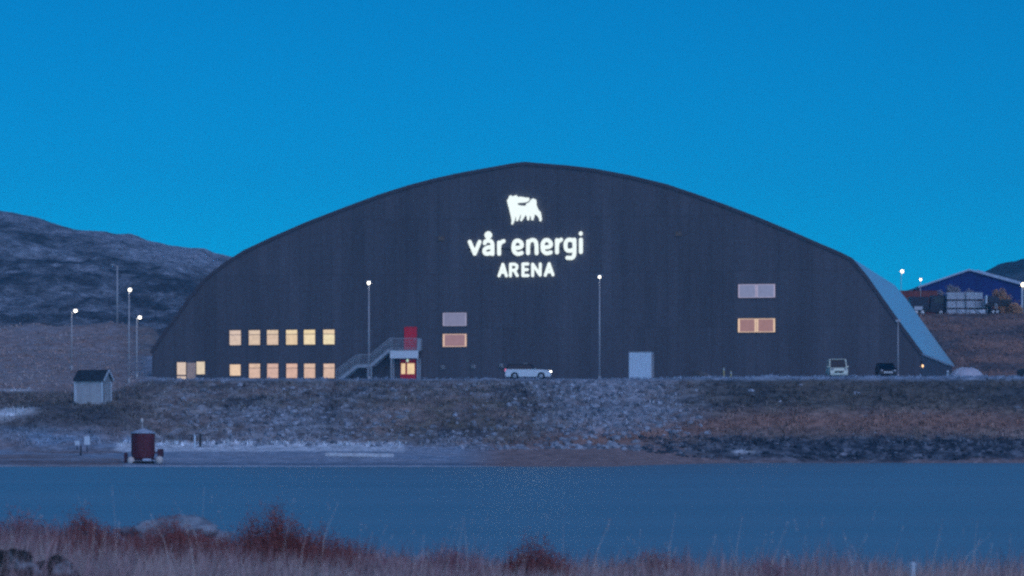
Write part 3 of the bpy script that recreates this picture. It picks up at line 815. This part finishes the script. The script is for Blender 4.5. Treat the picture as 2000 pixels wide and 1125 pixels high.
# ------------------------------------------------------------------ vehicles
def arc(cx, cz, r, n=10): return [(cx + r * math.cos(math.pi * (1 - i / n)), cz + r * math.sin(math.pi * (1 - i / n))) for i in range(n + 1)]
def car(label, loc, rz, Lc, Wc, belt, roof, hood, gh, body, wr=.32, lights=False, roofmat=None, chrome=False, group=None, cat='car', name='parked_car', boxy=False):
    """local +x is forwards; gh = (x rear bottom, rear top, front top, windscreen foot)"""
    t = thing(name, label, cat, loc, rz, group)
    wx = Lc * .29; zb = .24
    low = [(-Lc / 2, .45), (-Lc / 2 + .08, zb)]
    low += [(-wx - wr - .06, zb)] + arc(-wx, wr, wr + .06) + [(-wx + wr + .06, zb)]
    low += [(wx - wr - .06, zb)] + arc(wx, wr, wr + .06) + [(wx + wr + .06, zb)]
    low += [(Lc / 2 - .1, zb), (Lc / 2, .42), (Lc / 2 - .02, hood - .2), (Lc / 2 - .16, hood - .06), (gh[3], belt), (gh[0], belt + .02), (-Lc / 2 + .02, belt - .06)]
    MB().prism(low, -Wc / 2, Wc / 2).build('body', body, t, bevel=.035)
    # glasshouse, narrower at the top
    def house(mb, x0, x1, x2, x3, z0, z1, w0, w1):
        vs = [(x0, -w0, z0), (x3, -w0, z0), (x2, -w1, z1), (x1, -w1, z1), (x0, w0, z0), (x3, w0, z0), (x2, w1, z1), (x1, w1, z1)]
        return mb.add(vs, [(0, 1, 2, 3), (7, 6, 5, 4), (0, 4, 5, 1), (1, 5, 6, 2), (2, 6, 7, 3), (3, 7, 4, 0)])
    w0, w1 = Wc / 2 - .05, Wc / 2 - (.1 if boxy else .2)
    house(MB(), *gh, belt - .01, roof - .05, w0, w1).build('window', M['glass'], t, bevel=.02)
    rm = roofmat or body
    MB().box(gh[1] - .05, gh[2] + .05, -w1 - .02, w1 + .02, roof - .055, roof).build('roof', rm, t, bevel=.02)
    for sy in (-1, 1):
        for xa, xb in ((gh[0], gh[1]), (gh[3], gh[2])): MB().bar((xa, sy * w0, belt), (xb, sy * w1, roof - .03), .09, .07).build('pillar', rm, t)
        xm = (gh[0] + gh[3]) / 2 - .1; MB().bar((xm, sy * (w0 + .005), belt), (xm, sy * (w1 + .005), roof - .03), .09, .05).build('pillar', rm, t)
    for sx in (-1, 1):
        for sy in (-1, 1):
            y = sy * (Wc / 2 - .1)
            ty = MB().lathe((sx * wx, y, wr), [(wr * .6, -.1), (wr * .95, -.11), (wr, -.06), (wr, .06), (wr * .95, .11), (wr * .6, .1)], 20, 'Y').build('wheel', M['rubber'], t, smooth=False)
            MB().lathe((sx * wx, y + sy * .02, wr), [(wr * .1, -.1), (wr * .62, -.09), (wr * .62, .09), (wr * .1, .1)], 12, 'Y').build('rim', M['grille'], ty)
    for sy in (-1, 1):
        MB().ball((Lc / 2 - .09, sy * (Wc / 2 - .22), hood - .2), .12, .19, .12).build('headlight', M['headlamp'] if lights else M['grille'], t, smooth=True)
        MB().box(-Lc / 2 - .02, -Lc / 2 + .1, sy * (Wc / 2 - .17) - .13, sy * (Wc / 2 - .17) + .175, belt - .26, belt + .06).build('tail_light', M['tail'] if lights else M['red_body'], t, bevel=.02)
        MB().ball((gh[3] - .25, sy * (Wc / 2 + .1), belt + .09), .07, .11, .08).build('mirror', body, t, smooth=True)
    MB().box(Lc / 2 - .04, Lc / 2 + .02, -.45, .45, .5, .68).build('grille', M['grille'] if chrome else M['dark'], t)
    return t
p = at(1032, 741, 325)
car('silver estate car with headlights on, below the middle of the arena', (p.x, p.y, 8.10), rad(-4), 4.6, 1.8, .98, 1.52, .95, (-2.12, -1.95, .2, .98), M['silver'], lights=True, roofmat=M['black_car'])
p = at(1639, 735, 326)
car('cream boxy van facing the lake with a dark windscreen', (p.x, p.y + 2.2, 8.28), rad(-90), 4.4, 1.78, 1.05, 1.92, 1.05, (-2.1, -2.0, .7, 1.2), M['cream'], boxy=True, cat='van', name='parked_van')
p = at(1735, 733, 328)
car('black car facing the lake beside the short unlit lamp post', (p.x, p.y + 2.2, 8.28), rad(-90), 4.3, 1.75, .95, 1.6, .95, (-2.0, -1.8, .2, 1.0), M['black_car'], chrome=True)
p = at(2030, 728, 329)
car('dark car cut off by the right edge of the picture', (p.x, p.y + .5, 8.28), rad(170), 4.3, 1.8, 1.0, 1.7, 1.0, (-2.0, -1.8, .2, 1.0), M['black_car'])

# ------------------------------------------------------------------ white container
def container():
    Y = 329; x0, x1 = xat(1228, Y), xat(1271.5, Y); xc = (x0 + x1) / 2; z0 = 8.12; h = zat(688.5, Y) - z0; w = x1 - x0
    t = thing('storage_container', 'white storage container standing on the plateau between two lamp posts', 'container', (xc, Y, z0), rad(-9))
    MB().box(-w / 2, w / 2, 0, 2.4, .08, h).build('body', M['white'], t, bevel=.03)
    ms = MB()
    for k in range(14):
        x = -w / 2 + .1 + k * (w - .2) / 13; ms.box(x - .035, x + .035, -.025, -.002, .2, h - .15)
    ms.build('front_rib', M['white'], t)
    MB().box(-w / 2 - .03, w / 2 + .03, -.04, 2.44, h + .004, h + .07).build('roof', M['grey_pole'], t, bevel=.01)
    d = MB().box(w / 2 + .003, w / 2 + .05, .2, 2.2, .2, h - .15).build('door', M['grey_pole'], t)
    e = MB()
    for yy in (.8, 1.6): e.tube((w / 2 + .08, yy, .25), (w / 2 + .08, yy, h - .2), .025)
    e.build('lock_bar', M['steel'], d)
    e = MB(); e.box(-w / 2, -w / 2 + .2, .05, 2.35, -.25, .075); e.box(w / 2 - .2, w / 2, .05, 2.35, -.25, .075); e.build('skid', M['dark'], t)
container()

# yellow marker posts, heap
for q, yt, lb in ((1414, 718, 'taller yellowish marker post on the edge of the bank'), (1427.5, 725, 'shorter yellowish marker post beside the taller one')):
    Y = 321; X = xat(q, Y); z0 = ground(X, Y) - .1; h = zat(yt, Y) - z0
    t = thing('marker_post', lb, 'marker post', (X, Y, z0), 0, 'yellow marker posts')
    MB().tube((0, 0, -.2), (R.uniform(-.03, .03), 0, h), .075, .06, 8).build('post', M['yellow'], t)
    MB().tube((0, 0, h - .22), (0, 0, h - .1), .085, .08, 8).build('reflector_band', M['white'], t)
rock('stone_heap', 'low dark heap of stones on the bank edge right of the white container', at(1366, 735, 322), .85, .6, .5, 8.2, M['stone'], 'stones')
# white dome
Y = 336; t = thing('storage_dome', 'low white membrane dome at the right foot of the arena roof', 'dome', (xat(1888, Y), Y, 8.3))
MB().lathe((0, 0, 0), [(1.82, -.3), (1.82, .02), (1.72, .36), (1.5, .68), (1.18, .94), (.8, 1.12), (.4, 1.22), (.05, 1.25)], 28).build('cover', M['dome'], t, smooth=True)
mb = MB()
for k in range(10):
    a = 2 * math.pi * k / 10
    pr = [(1.83, .03), (1.73, .37), (1.51, .69), (1.19, .95), (.81, 1.13), (.41, 1.23)]
    for u, w in zip(pr, pr[1:]): mb.tube((u[0] * math.cos(a), u[0] * math.sin(a), u[1]), (w[0] * math.cos(a), w[0] * math.sin(a), w[1]), .025, n=6)
mb.build('rib', M['white'], t)
# small pale bollard beside the dome
Y = 334; t = thing('bollard', 'small pale bollard left of the white dome', 'bollard', (xat(1851, Y), Y, 8.25))
MB().lathe((0, 0, 0), [(.12, -.2), (.12, .6), (.11, .85), (.06, .95)], 12).build('post', M['white'], t, smooth=True)
MB().lathe((0, 0, 0), [(.125, .62), (.125, .72)], 12).build('reflector_band', M['dark'], t)

# ------------------------------------------------------------------ hut
def hut():
    Y = 300; b = rad(13); w, dpt = 2.68, 2.4
    xr = xat(199.5, Y); z0 = zat(789.5, Y)
    # near right corner of the front wall
    t = thing('hut', 'small pale wooden hut with a dark pitched roof on the left slope', 'hut', (xr, Y, z0), -b)
    he = zat(741, Y) - z0; hr = he + .84
    # front wall runs to local -x, side wall to local +y
    poly = [(0, -.4), (dpt, -.4), (dpt, he), (dpt / 2, hr - .06), (0, he)]
    mb = MB(); n = 5
    vs = [(x, p[0], p[1]) for x in (-w, 0) for p in poly]
    mb.add(vs, [(0, 1, 2, 3, 4), (9, 8, 7, 6, 5)] + [(i, (i + 1) % n, n + (i + 1) % n, n + i) for i in range(n)])
    mb.build('wall', M['hut_wall'], t)
    rf = MB()
    for sgn, y0 in ((1, -.22), (-1, dpt + .22)):
        yr = dpt / 2; sl = (hr - he) / (dpt / 2); ze = he - .22 * sl
        vs = [(-w - .15, y0, ze), (.22, y0, ze), (.22, yr, hr), (-w - .15, yr, hr)]
        rf.add(vs + [(x, y, z + .09) for x, y, z in vs], [(0, 1, 2, 3), (7, 6, 5, 4), (0, 4, 5, 1), (1, 5, 6, 2), (2, 6, 7, 3), (3, 7, 4, 0)])
    rf.build('roof', M['hut_roof'], t)
    bb = MB()
    sl = (hr - he) / (dpt / 2)
    for y0 in (-.2, dpt + .2): bb.bar((.245, y0, he - .2 * sl + .02), (.245, dpt / 2, hr + .02), .04, .2)
    bb.build('barge_board', M['white'], t)
    d = MB().box(.004, .045, .75, 1.6, .02, 1.9).build('door', M['hut_wall'], t)
    MB().box(.05, .1, .82, .9, .95, 1.05).build('handle', M['dark'], d)
    mb = MB()
    for x, y in ((0, 0), (-w, 0), (0, dpt)): mb.box(x - .06 if x else -.06, x + .06, y - .06, y + .06, -.4, he - .12)
    mb.build('corner_board', M['white'], t)
hut()

# ------------------------------------------------------------------ red drum buoy on the shore
def drum():
    Y = 252; k = Y / F; X = xat(279.5, Y); z0 = zat(909, Y)
    t = thing('drum_buoy', 'squat red drum buoy with frosted conical lid and white round floats on the shore', 'buoy', (X, Y, z0), rad(0))
    H = lambda y: zat(y, Y) - z0
    r = 22.2 * k
    MB().lathe((0, 0, 0), [(r * .8, H(899)), (r * .97, H(894)), (r, H(890)), (r, H(847.5)), (r * .97, H(846.5))], 28).build('drum', M['red_body'], t, smooth=False)
    mb = MB()
    for a in range(12):
        th = 2 * math.pi * a / 12 + .2; mb.box(0, 0, 0, 0, 0, 0) if False else mb.bar((r * 1.005 * math.cos(th), r * 1.005 * math.sin(th), H(889)), (r * 1.005 * math.cos(th), r * 1.005 * math.sin(th), H(848)), .05, .05)
    mb.build('stave', M['red_body'], t)
    MB().lathe((0, 0, 0), [(r * 1.06, H(846.4)), (r * 1.09, H(844)), (r * .6, H(840.5)), (r * .1, H(837))], 28).build('lid', M['frost'], t, smooth=False)
    ms_ = MB().tube((-.06, 0, H(838)), (-.08, 0, H(826)), .05, .04).build('mast', M['grey_pole'], t)
    MB().lathe((-.08, 0, H(826)), [(.06, 0), (.11, .05), (.11, .30), (.05, .38)], 12).build('lantern', M['buoy_white'], ms_, smooth=True)
    MB().box(-r * .95, r * .95, -.75, .75, H(910), H(900.5)).build('skid', M['rubber'], t, bevel=.05)
    for x, y in ((257.3 - 279.5, 899.8), (312.6 - 279.5, 898.5)):
        f = MB().ball((x * k, -.55, H(y)), 7.4 * k, 7.0 * k, 8.0 * k, 20, 12).build('float', M['buoy_white'], t, smooth=True)
        MB().tube((x * k, -.55, H(y)), (x * .6 * k, -.1, H(896)), .05).build('float_arm', M['red_body'], f)
    MB().box((281 - 279.5) * k, (298 - 279.5) * k, -r - .12, -r + .1, H(900.5), H(895.5)).build('step_plate', M['frost'], t, bevel=.03)
    for (xa, xb, ya, yb) in ((308, 319, 876.5, 892), (243, 249, 884, 910)):
        c_ = MB().box((xa - 279.5) * k, (xb - 279.5) * k, -.3, .3, H(yb), H(ya)).build('side_bracket', M['red_dark'], t, bevel=.03)
        sx = 1 if xa > 280 else -1
        MB().bar((sx * r * .9, 0, H((ya + yb) / 2)), ((xa - 279.5) * k + (.1 if sx > 0 else .2), 0, H((ya + yb) / 2)), .1, .1).build('bracket_arm', M['red_body'], c_)
drum()

# signs, posts, beam on the shore flat
def sign_board(q, y0, y1, w, Y, label):
    X = xat(q, Y); zt = zat(y0, Y); zb_ = ground(X, Y); t = thing('notice_board', label, 'sign', (X, Y, zb_), rad(8), 'notice boards by the lake')
    h = zt - zb_; bh = (y1 - y0) / F * Y
    mb = MB()
    MB().box(-w / 2, w / 2, -.05, -.012, h - bh, h).build('board', M['white'], t, bevel=.01)
    MB().tube((0, .03, -.2), (0, .03, h - .05), .04).build('post', M['dark'], t)
sign_board(170, 852, 869, .48, 276, 'small white notice board on a post left of the red buoy')
sign_board(151, 861, 870, .4, 278, 'low pale notice board left of the other one, by the dark stake')
def stake(q, yt, Y, r, mat, label):
    X = xat(q, Y); z0 = ground(X, Y); h = max(.4, zat(yt, Y) - z0)
    t = thing('stake', label, 'post', (X, Y, z0), 0, 'posts on the lake shore')
    MB().tube((0, 0, -.2), (.03, 0, h), r, r * .85, 8).build('post', M[mat], t); MB().tube((.03, 0, h), (.03, 0, h + .05), r * 1.15, r * .6, 8).build('cap', M[mat], t)
stake(157.5, 871, 268, .07, 'dark', 'short dark stake under the low pale notice board')
stake(380, 850, 286, .10, 'white', 'short pale post at the foot of the bank right of the red buoy')
stake(391, 848, 286.5, .10, 'dark', 'short dark post next to the pale post at the foot of the bank')
p = at(702, 889, 264)
o = MB().box(-2.8, 2.8, -.2, .2, -.14, .16).build('concrete_beam', M['concrete'], bevel=.03)
o.location = (p.x, p.y, max(p.z, ground(p.x, p.y) + .1)); o.rotation_euler = (0, rad(.9), rad(2)); tag(o, 'long pale concrete beam lying on the frosted shore flat', 'beam')
p = at(1781, 1113, 34); t = thing('stake', 'pale stake end standing in the grass at the lower right', 'post', (p.x, p.y, near_z(p.x, p.y)), 0, 'posts on the lake shore')
h = zat(1103, 34) - near_z(p.x, p.y)
MB().tube((0, 0, -.1), (.01, 0, max(.1, h)), .03, .028, 8).build('post', M['white'], t); MB().ball((.01, 0, max(.1, h)), .034, .034, .03).build('cap', M['white'], t)

# ------------------------------------------------------------------ yard on the right
YZ = 20.2
def warehouse():
    Y = 505; x0, xa, x1 = xat(1797, Y), xat(1892, Y), xat(1996, Y); z0 = YZ
    t = thing('warehouse', 'navy blue gabled warehouse with pale roof edge beyond the yard', 'warehouse', (xa, Y, z0), 0)
    el, er, ap = zat(561.5, Y) - z0, zat(555, Y) - z0, zat(529, Y) - z0
    MB().prism([(x0 - xa, -1), (x1 - xa, -1), (x1 - xa, er), (0, ap), (x0 - xa, el)], 0, 30).build('wall', M['navy'], t)
    rf = MB()
    for (u, w) in (((x0 - xa - .35, el - .12), (0, ap + .0)), ((0, ap), (x1 - xa + .35, er - .12))):
        vs = [(u[0], -.4, u[1] + .02), (w[0], -.4, w[1] + .02), (w[0], -.4, w[1] + .3), (u[0], -.4, u[1] + .3)]
        rf.add(vs + [(x, 30.4, z) for x, y, z in vs], [(0, 1, 2, 3), (7, 6, 5, 4), (0, 4, 5, 1), (1, 5, 6, 2), (2, 6, 7, 3), (3, 7, 4, 0)])
    rf.build('roof', M['pale_trim'], t)
    rt = MB().bar((1.2, -.45, ap - .06), (x1 - xa + .35, -.45, er - .06), .08, .45).build('fascia', M['pale_trim'], t)
    MB().box(x1 - xa - .12, x1 - xa + .16, -.2, -.004, -.5, er - .1).build('corner_trim', M['white'], t)
    MB().box(x0 - xa - .1, x0 - xa + .06, -.15, -.004, -.5, el - .1).build('corner_trim', M['pale_trim'], t)
    d = MB().box(1.0, 4.6, -.1, -.004, 0, 3.6).build('gate', M['navy'], t)
    mb = MB()
    for k in range(6): mb.box(1.05, 4.55, -.13, -.101, .2 + k * .58, .26 + k * .58)
    mb.build('gate_rib', M['lorry'], d)
warehouse()
def rusty():
    Y = 486; x0, x1 = xat(1742, Y), xat(1832, Y)
    t = thing('rusty_container', 'rusty red shipping container behind the dark lorry', 'container', (x0, Y, YZ), 0); w = x1 - x0; h = zat(568, Y) - YZ
    MB().box(0, w, 0, 2.4, .12, h).build('body', M['rust'], t)
    mb = MB()
    for k in range(20): mb.box(.1 + k * w / 20, .1 + k * w / 20 + w / 40, -.05, -.002, .3, h - .12)
    mb.build('side_rib', M['rust'], t)
    mb = MB(); mb.box(-.03, w + .03, -.06, 2.44, h + .003, h + .05); mb.build('roof', M['rust'], t)
rusty()
def lorry():
    Y = 472; X = xat(1813, Y); t = thing('lorry', 'dark blue lorry parked in the yard before the rusty container', 'lorry', (X, Y, YZ - .1), rad(0))
    w = lambda q: xat(q, Y) - X
    hh = lambda y: zat(y, Y) - YZ + .1
    ch = MB().box(w(1778), w(1850), -1.0, 1.0, .62, .92).build('chassis', M['dark'], t)
    MB().box(w(1776), w(1812), -1.15, 1.15, .95, hh(580)).build('cargo_body', M['lorry'], t, bevel=.05)
    prof_ = [(w(1815), .55), (w(1849), .55), (w(1850), 1.5), (w(1846), hh(578)), (w(1817), hh(577))]
    MB().prism(prof_, -1.1, 1.1).build('cab', M['lorry'], t, bevel=.06)
    MB().box(w(1822), w(1840), -1.13, -1.104, 1.9, hh(581)).build('window', M['glass'], t)
    MB().box(w(1784), w(1800), -1.22, -1.16, hh(606), hh(599)).build('side_panel', M['tote'], t)
    for x in (w(1788), w(1800), w(1836)):
        for sy in (-1, 1):
            wh = MB().lathe((x, sy * .95, .5), [(.3, -.16), (.48, -.16), (.5, -.1), (.5, .1), (.48, .16), (.3, .16)], 18, 'Y').build('wheel', M['rubber'], t)
            MB().lathe((x, sy * 1.0, .5), [(.05, -.15), (.28, -.13), (.28, .13), (.05, .15)], 12, 'Y').build('rim', M['grille'], wh)
    for sy in (-1, 1): MB().ball((w(1849), sy * .8, .85), .08, .16, .1).build('headlight', M['grille'], t, smooth=True)
lorry()
def tote():
    t = thing('bulk_container', '-', 'container', (0, 0, 0), 0, 'caged bulk containers stacked in the yard')
    MB().box(-.55, .55, -.5, .5, .16, 1.06).build('tank', M['tote'], t, bevel=.06)
    mb = MB()
    for k in range(7):
        x = -.57 + 1.14 * k / 6; mb.box(x - .015, x + .015, -.545, -.515, .16, 1.1); mb.box(x - .015, x + .015, .515, .545, .16, 1.1)
    for k in range(6):
        y = -.53 + 1.06 * k / 5
        for sx in (-.585, .585): mb.box(sx - .013, sx + .013, y - .015, y + .015, .16, 1.1)
    for z in (.2, .5, .8, 1.09):
        mb.box(-.6, .6, -.556, -.546, z - .015, z + .015); mb.box(-.6, .6, .546, .556, z - .015, z + .015)
    mb.build('cage', M['tote_cage'], t)
    mb = MB(); mb.box(-.6, .6, -.5, .5, .11, .15)
    for x in (-.5, 0, .5): mb.box(x - .08, x + .08, -.5, .5, 0, .105)
    mb.build('pallet', M['pallet'], t)
    return t
T0 = tote(); first = True
cols_ = [(1857, 0), (1876, 1), (1894, 2), (1910, 3), (1925, 4)]
cn = ['nearest the dark lorry', 'second from the dark lorry', 'in the middle column', 'second from the dark trailer', 'nearest the dark trailer']
rn = ['bottom', 'middle layer', 'topmost']
for c_, (q, ci) in enumerate(cols_):
    nrow = [3, 3, 3, 3, 2][c_]
    for rw in range(nrow):
        o = T0 if first else copy_tree(T0); first = False
        Y = 470 + .3 * (c_ % 2) + R.uniform(-.1, .1)
        o.location = (xat(q, Y) + R.uniform(-.07, .07), Y, YZ - .4 + rw * 1.24); o.rotation_euler.z = R.uniform(-.08, .08) * (1 + 2 * (c_ > 1)); o.scale = (1.08, 1.08, 1.08)
        lay = 'topmost' if rw == nrow - 1 else rn[rw]
        o['label'] = 'pale caged bulk container, %s of the stack %s' % (lay, cn[ci])
# bags at the foot
for q, yb, r_, lb in ((1878, 614, .5, 'white sack on the ground under the second container stack'), (1899, 615, .42, 'grey sack on the ground under the middle container stack'), (1918, 619, .5, 'pale round sack at the foot of the container stacks near the trailer')):
    p = at(q, yb, 467); o = rock('sack', lb, (p.x, p.y, ground(p.x, p.y) + .25), r_, r_ * .8, r_ * .8, q, M['tote'], 'sack'); o['group'] = 'sacks below the bulk containers'
def trailer():
    Y = 468; X = xat(1948, Y); t = thing('trailer', 'dark covered trailer standing right of the bulk containers', 'trailer', (X, Y, YZ - .1), 0)
    w = lambda q: xat(q, Y) - X
    hh = lambda y: zat(y, Y) - YZ + .1
    MB().prism([(w(1928), hh(592)), (w(1952), hh(592)), (w(1952), hh(585)), (w(1945), hh(578.5)), (w(1928), hh(578.5))], -.9, .9).build('cover', M['lorry'], t, bevel=.06)
    MB().box(w(1926), w(1977), -.9, .9, hh(598), hh(593)).build('bed', M['dark'], t)
    MB().box(w(1953), w(1976), -.8, .8, hh(592.5), hh(585)).build('load', M['black_car'], t, bevel=.2)
    for x in (w(1938), w(1946)):
        for sy in (-1, 1):
            wh = MB().lathe((x, sy * .85, .45), [(.25, -.12), (.43, -.12), (.45, -.08), (.45, .08), (.43, .12), (.25, .12)], 16, 'Y').build('wheel', M['rubber'], t)
            MB().lathe((x, sy * .9, .45), [(.05, -.1), (.22, -.1), (.22, .1), (.05, .1)], 10, 'Y').build('rim', M['grille'], wh)
    MB().box(w(1924), w(1927), -.8, .8, hh(594), hh(577)).build('tailboard', M['white'], t)
    for q in (1942, 1945.5): MB().bar((w(q), -.95, hh(604)), (w(q), -.95, hh(593)), .07, .07).build('prop', M['white'], t)
trailer()
def bush(q0, q1, y0, Y, label, cols, zb=YZ):
    X0, X1 = xat(q0, Y), xat(q1, Y); H = zat(y0, Y) - zb; Xc = (X0 + X1) / 2; W = (X1 - X0) / 2
    t = thing('bush', label, 'bush', (Xc, Y, zb), 0, 'autumn bushes in the yard'); lf = Leaves(); st = MB()
    for k in range(9):
        u = R.uniform(-.8, .8); h = H * (1 - u * u * .55) * R.uniform(.75, 1.0); y = R.gauss(0, .5)
        st.tube((u * W * .5, y * .5, -.2), (u * W, y, h * .9), .05, .015, 5)
        for j in range(900):
            tt = R.uniform(.3, 1); rr_ = .55 * (1.15 - tt * .5)
            lf.leaf((u * W * (.5 + .5 * tt) + R.gauss(0, rr_ * .6), y * (.5 + .5 * tt) + R.gauss(0, rr_ * .6), h * tt + R.gauss(0, .22)), R.uniform(.08, .16), vary(cols[R.random() < .4], .4))
    lf.build('foliage', t); st.build('branch', M['pallet'], t)
OR = [(.56, .30, .17), (.55, .38, .25)]; GB = [(.32, .29, .3), (.42, .42, .45)]
bush(1903, 1980, 560, 484, 'orange leaved autumn bush behind the dark trailer', OR)
bush(1826, 1886, 554, 480, 'bare greyish bush behind the leftmost bulk containers', GB)
bush(1966, 1996, 594, 467, 'small orange bush right of the dark trailer', OR, zb=19.6)
bush(1880, 1906, 565, 484, 'thin pale bush between the grey bush and the orange one', GB)

# ------------------------------------------------------------------ sky and light
w = bpy.data.worlds.new('World'); scn.world = w; w.use_nodes = True
nt = w.node_tree; bg = nt.nodes['Background']
sk = nt.nodes.new('ShaderNodeTexSky'); sk.sky_type = 'NISHITA'; sk.sun_disc = False
SUN_EL, SUN_AZ = rad(32.0), rad(158)       # low glow behind the camera
sk.sun_elevation = SUN_EL; sk.sun_rotation = SUN_AZ
sk.air_density = .6; sk.dust_density = 0.0; sk.ozone_density = 4.0
tint = mixc(nt, sk.outputs[0], (0.0, .62, .90), 1.0, 'MULTIPLY')
nt.links.new(tint, bg.inputs['Color']); bg.inputs['Strength'].default_value = .0252
sun = bpy.data.lights.new('Sun', 'SUN'); sun.energy = .345; sun.angle = rad(70); sun.color = (.70, .68, .95)
so_ = bpy.data.objects.new('sun', sun); COL.objects.link(so_)
d = Vector((math.sin(SUN_AZ) * math.cos(SUN_EL), math.cos(SUN_AZ) * math.cos(SUN_EL), math.sin(SUN_EL)))
d = Vector((d.x, d.y, d.z))
so_.rotation_euler = d.to_track_quat('Z', 'Y').to_euler()

# ------------------------------------------------------------------ thin haze box, added for grain and softer, bluer distance
m = bpy.data.materials.new('grain_haze'); m.use_nodes = True; nt = m.node_tree; nt.nodes.clear()
out = nt.nodes.new('ShaderNodeOutputMaterial'); pv = nt.nodes.new('ShaderNodeVolumePrincipled')
pv.inputs['Density'].default_value = .0003; pv.inputs['Color'].default_value = (.14, .66, 1, 1); pv.inputs['Anisotropy'].default_value = 0
nt.links.new(pv.outputs[0], out.inputs['Volume'])
o = MB().box(-960, 960, -30, 1560, -3, 130).build('haze', m); tag(o, kind='stuff')
# ------------------------------------------------------------------ camera
cam = bpy.data.cameras.new('camera'); co = bpy.data.objects.new('camera', cam); COL.objects.link(co)
co.location = (0, 0, CH); co.rotation_euler = (rad(90), 0, 0)
cam.sensor_width = 36; cam.lens = F / 2000 * 36; cam.shift_y = (HZ - 562.5) / 2000
cam.clip_start = .5; cam.clip_end = 5000
cam.dof.use_dof = True; cam.dof.focus_distance = 345; cam.dof.aperture_fstop = 3.5
scn.camera = co
scn.view_settings.view_transform = 'Standard'; scn.view_settings.look = 'None'; scn.view_settings.exposure = EXPOSURE; scn.view_settings.gamma = 1
scn.render.engine = 'CYCLES'
scn.cycles.filter_width = 2.5
scn.cycles.use_denoising = False
scn.cycles.use_adaptive_sampling = True; scn.cycles.adaptive_threshold = .5; scn.cycles.adaptive_min_samples = 56
scn.cycles.sample_clamp_indirect = .2
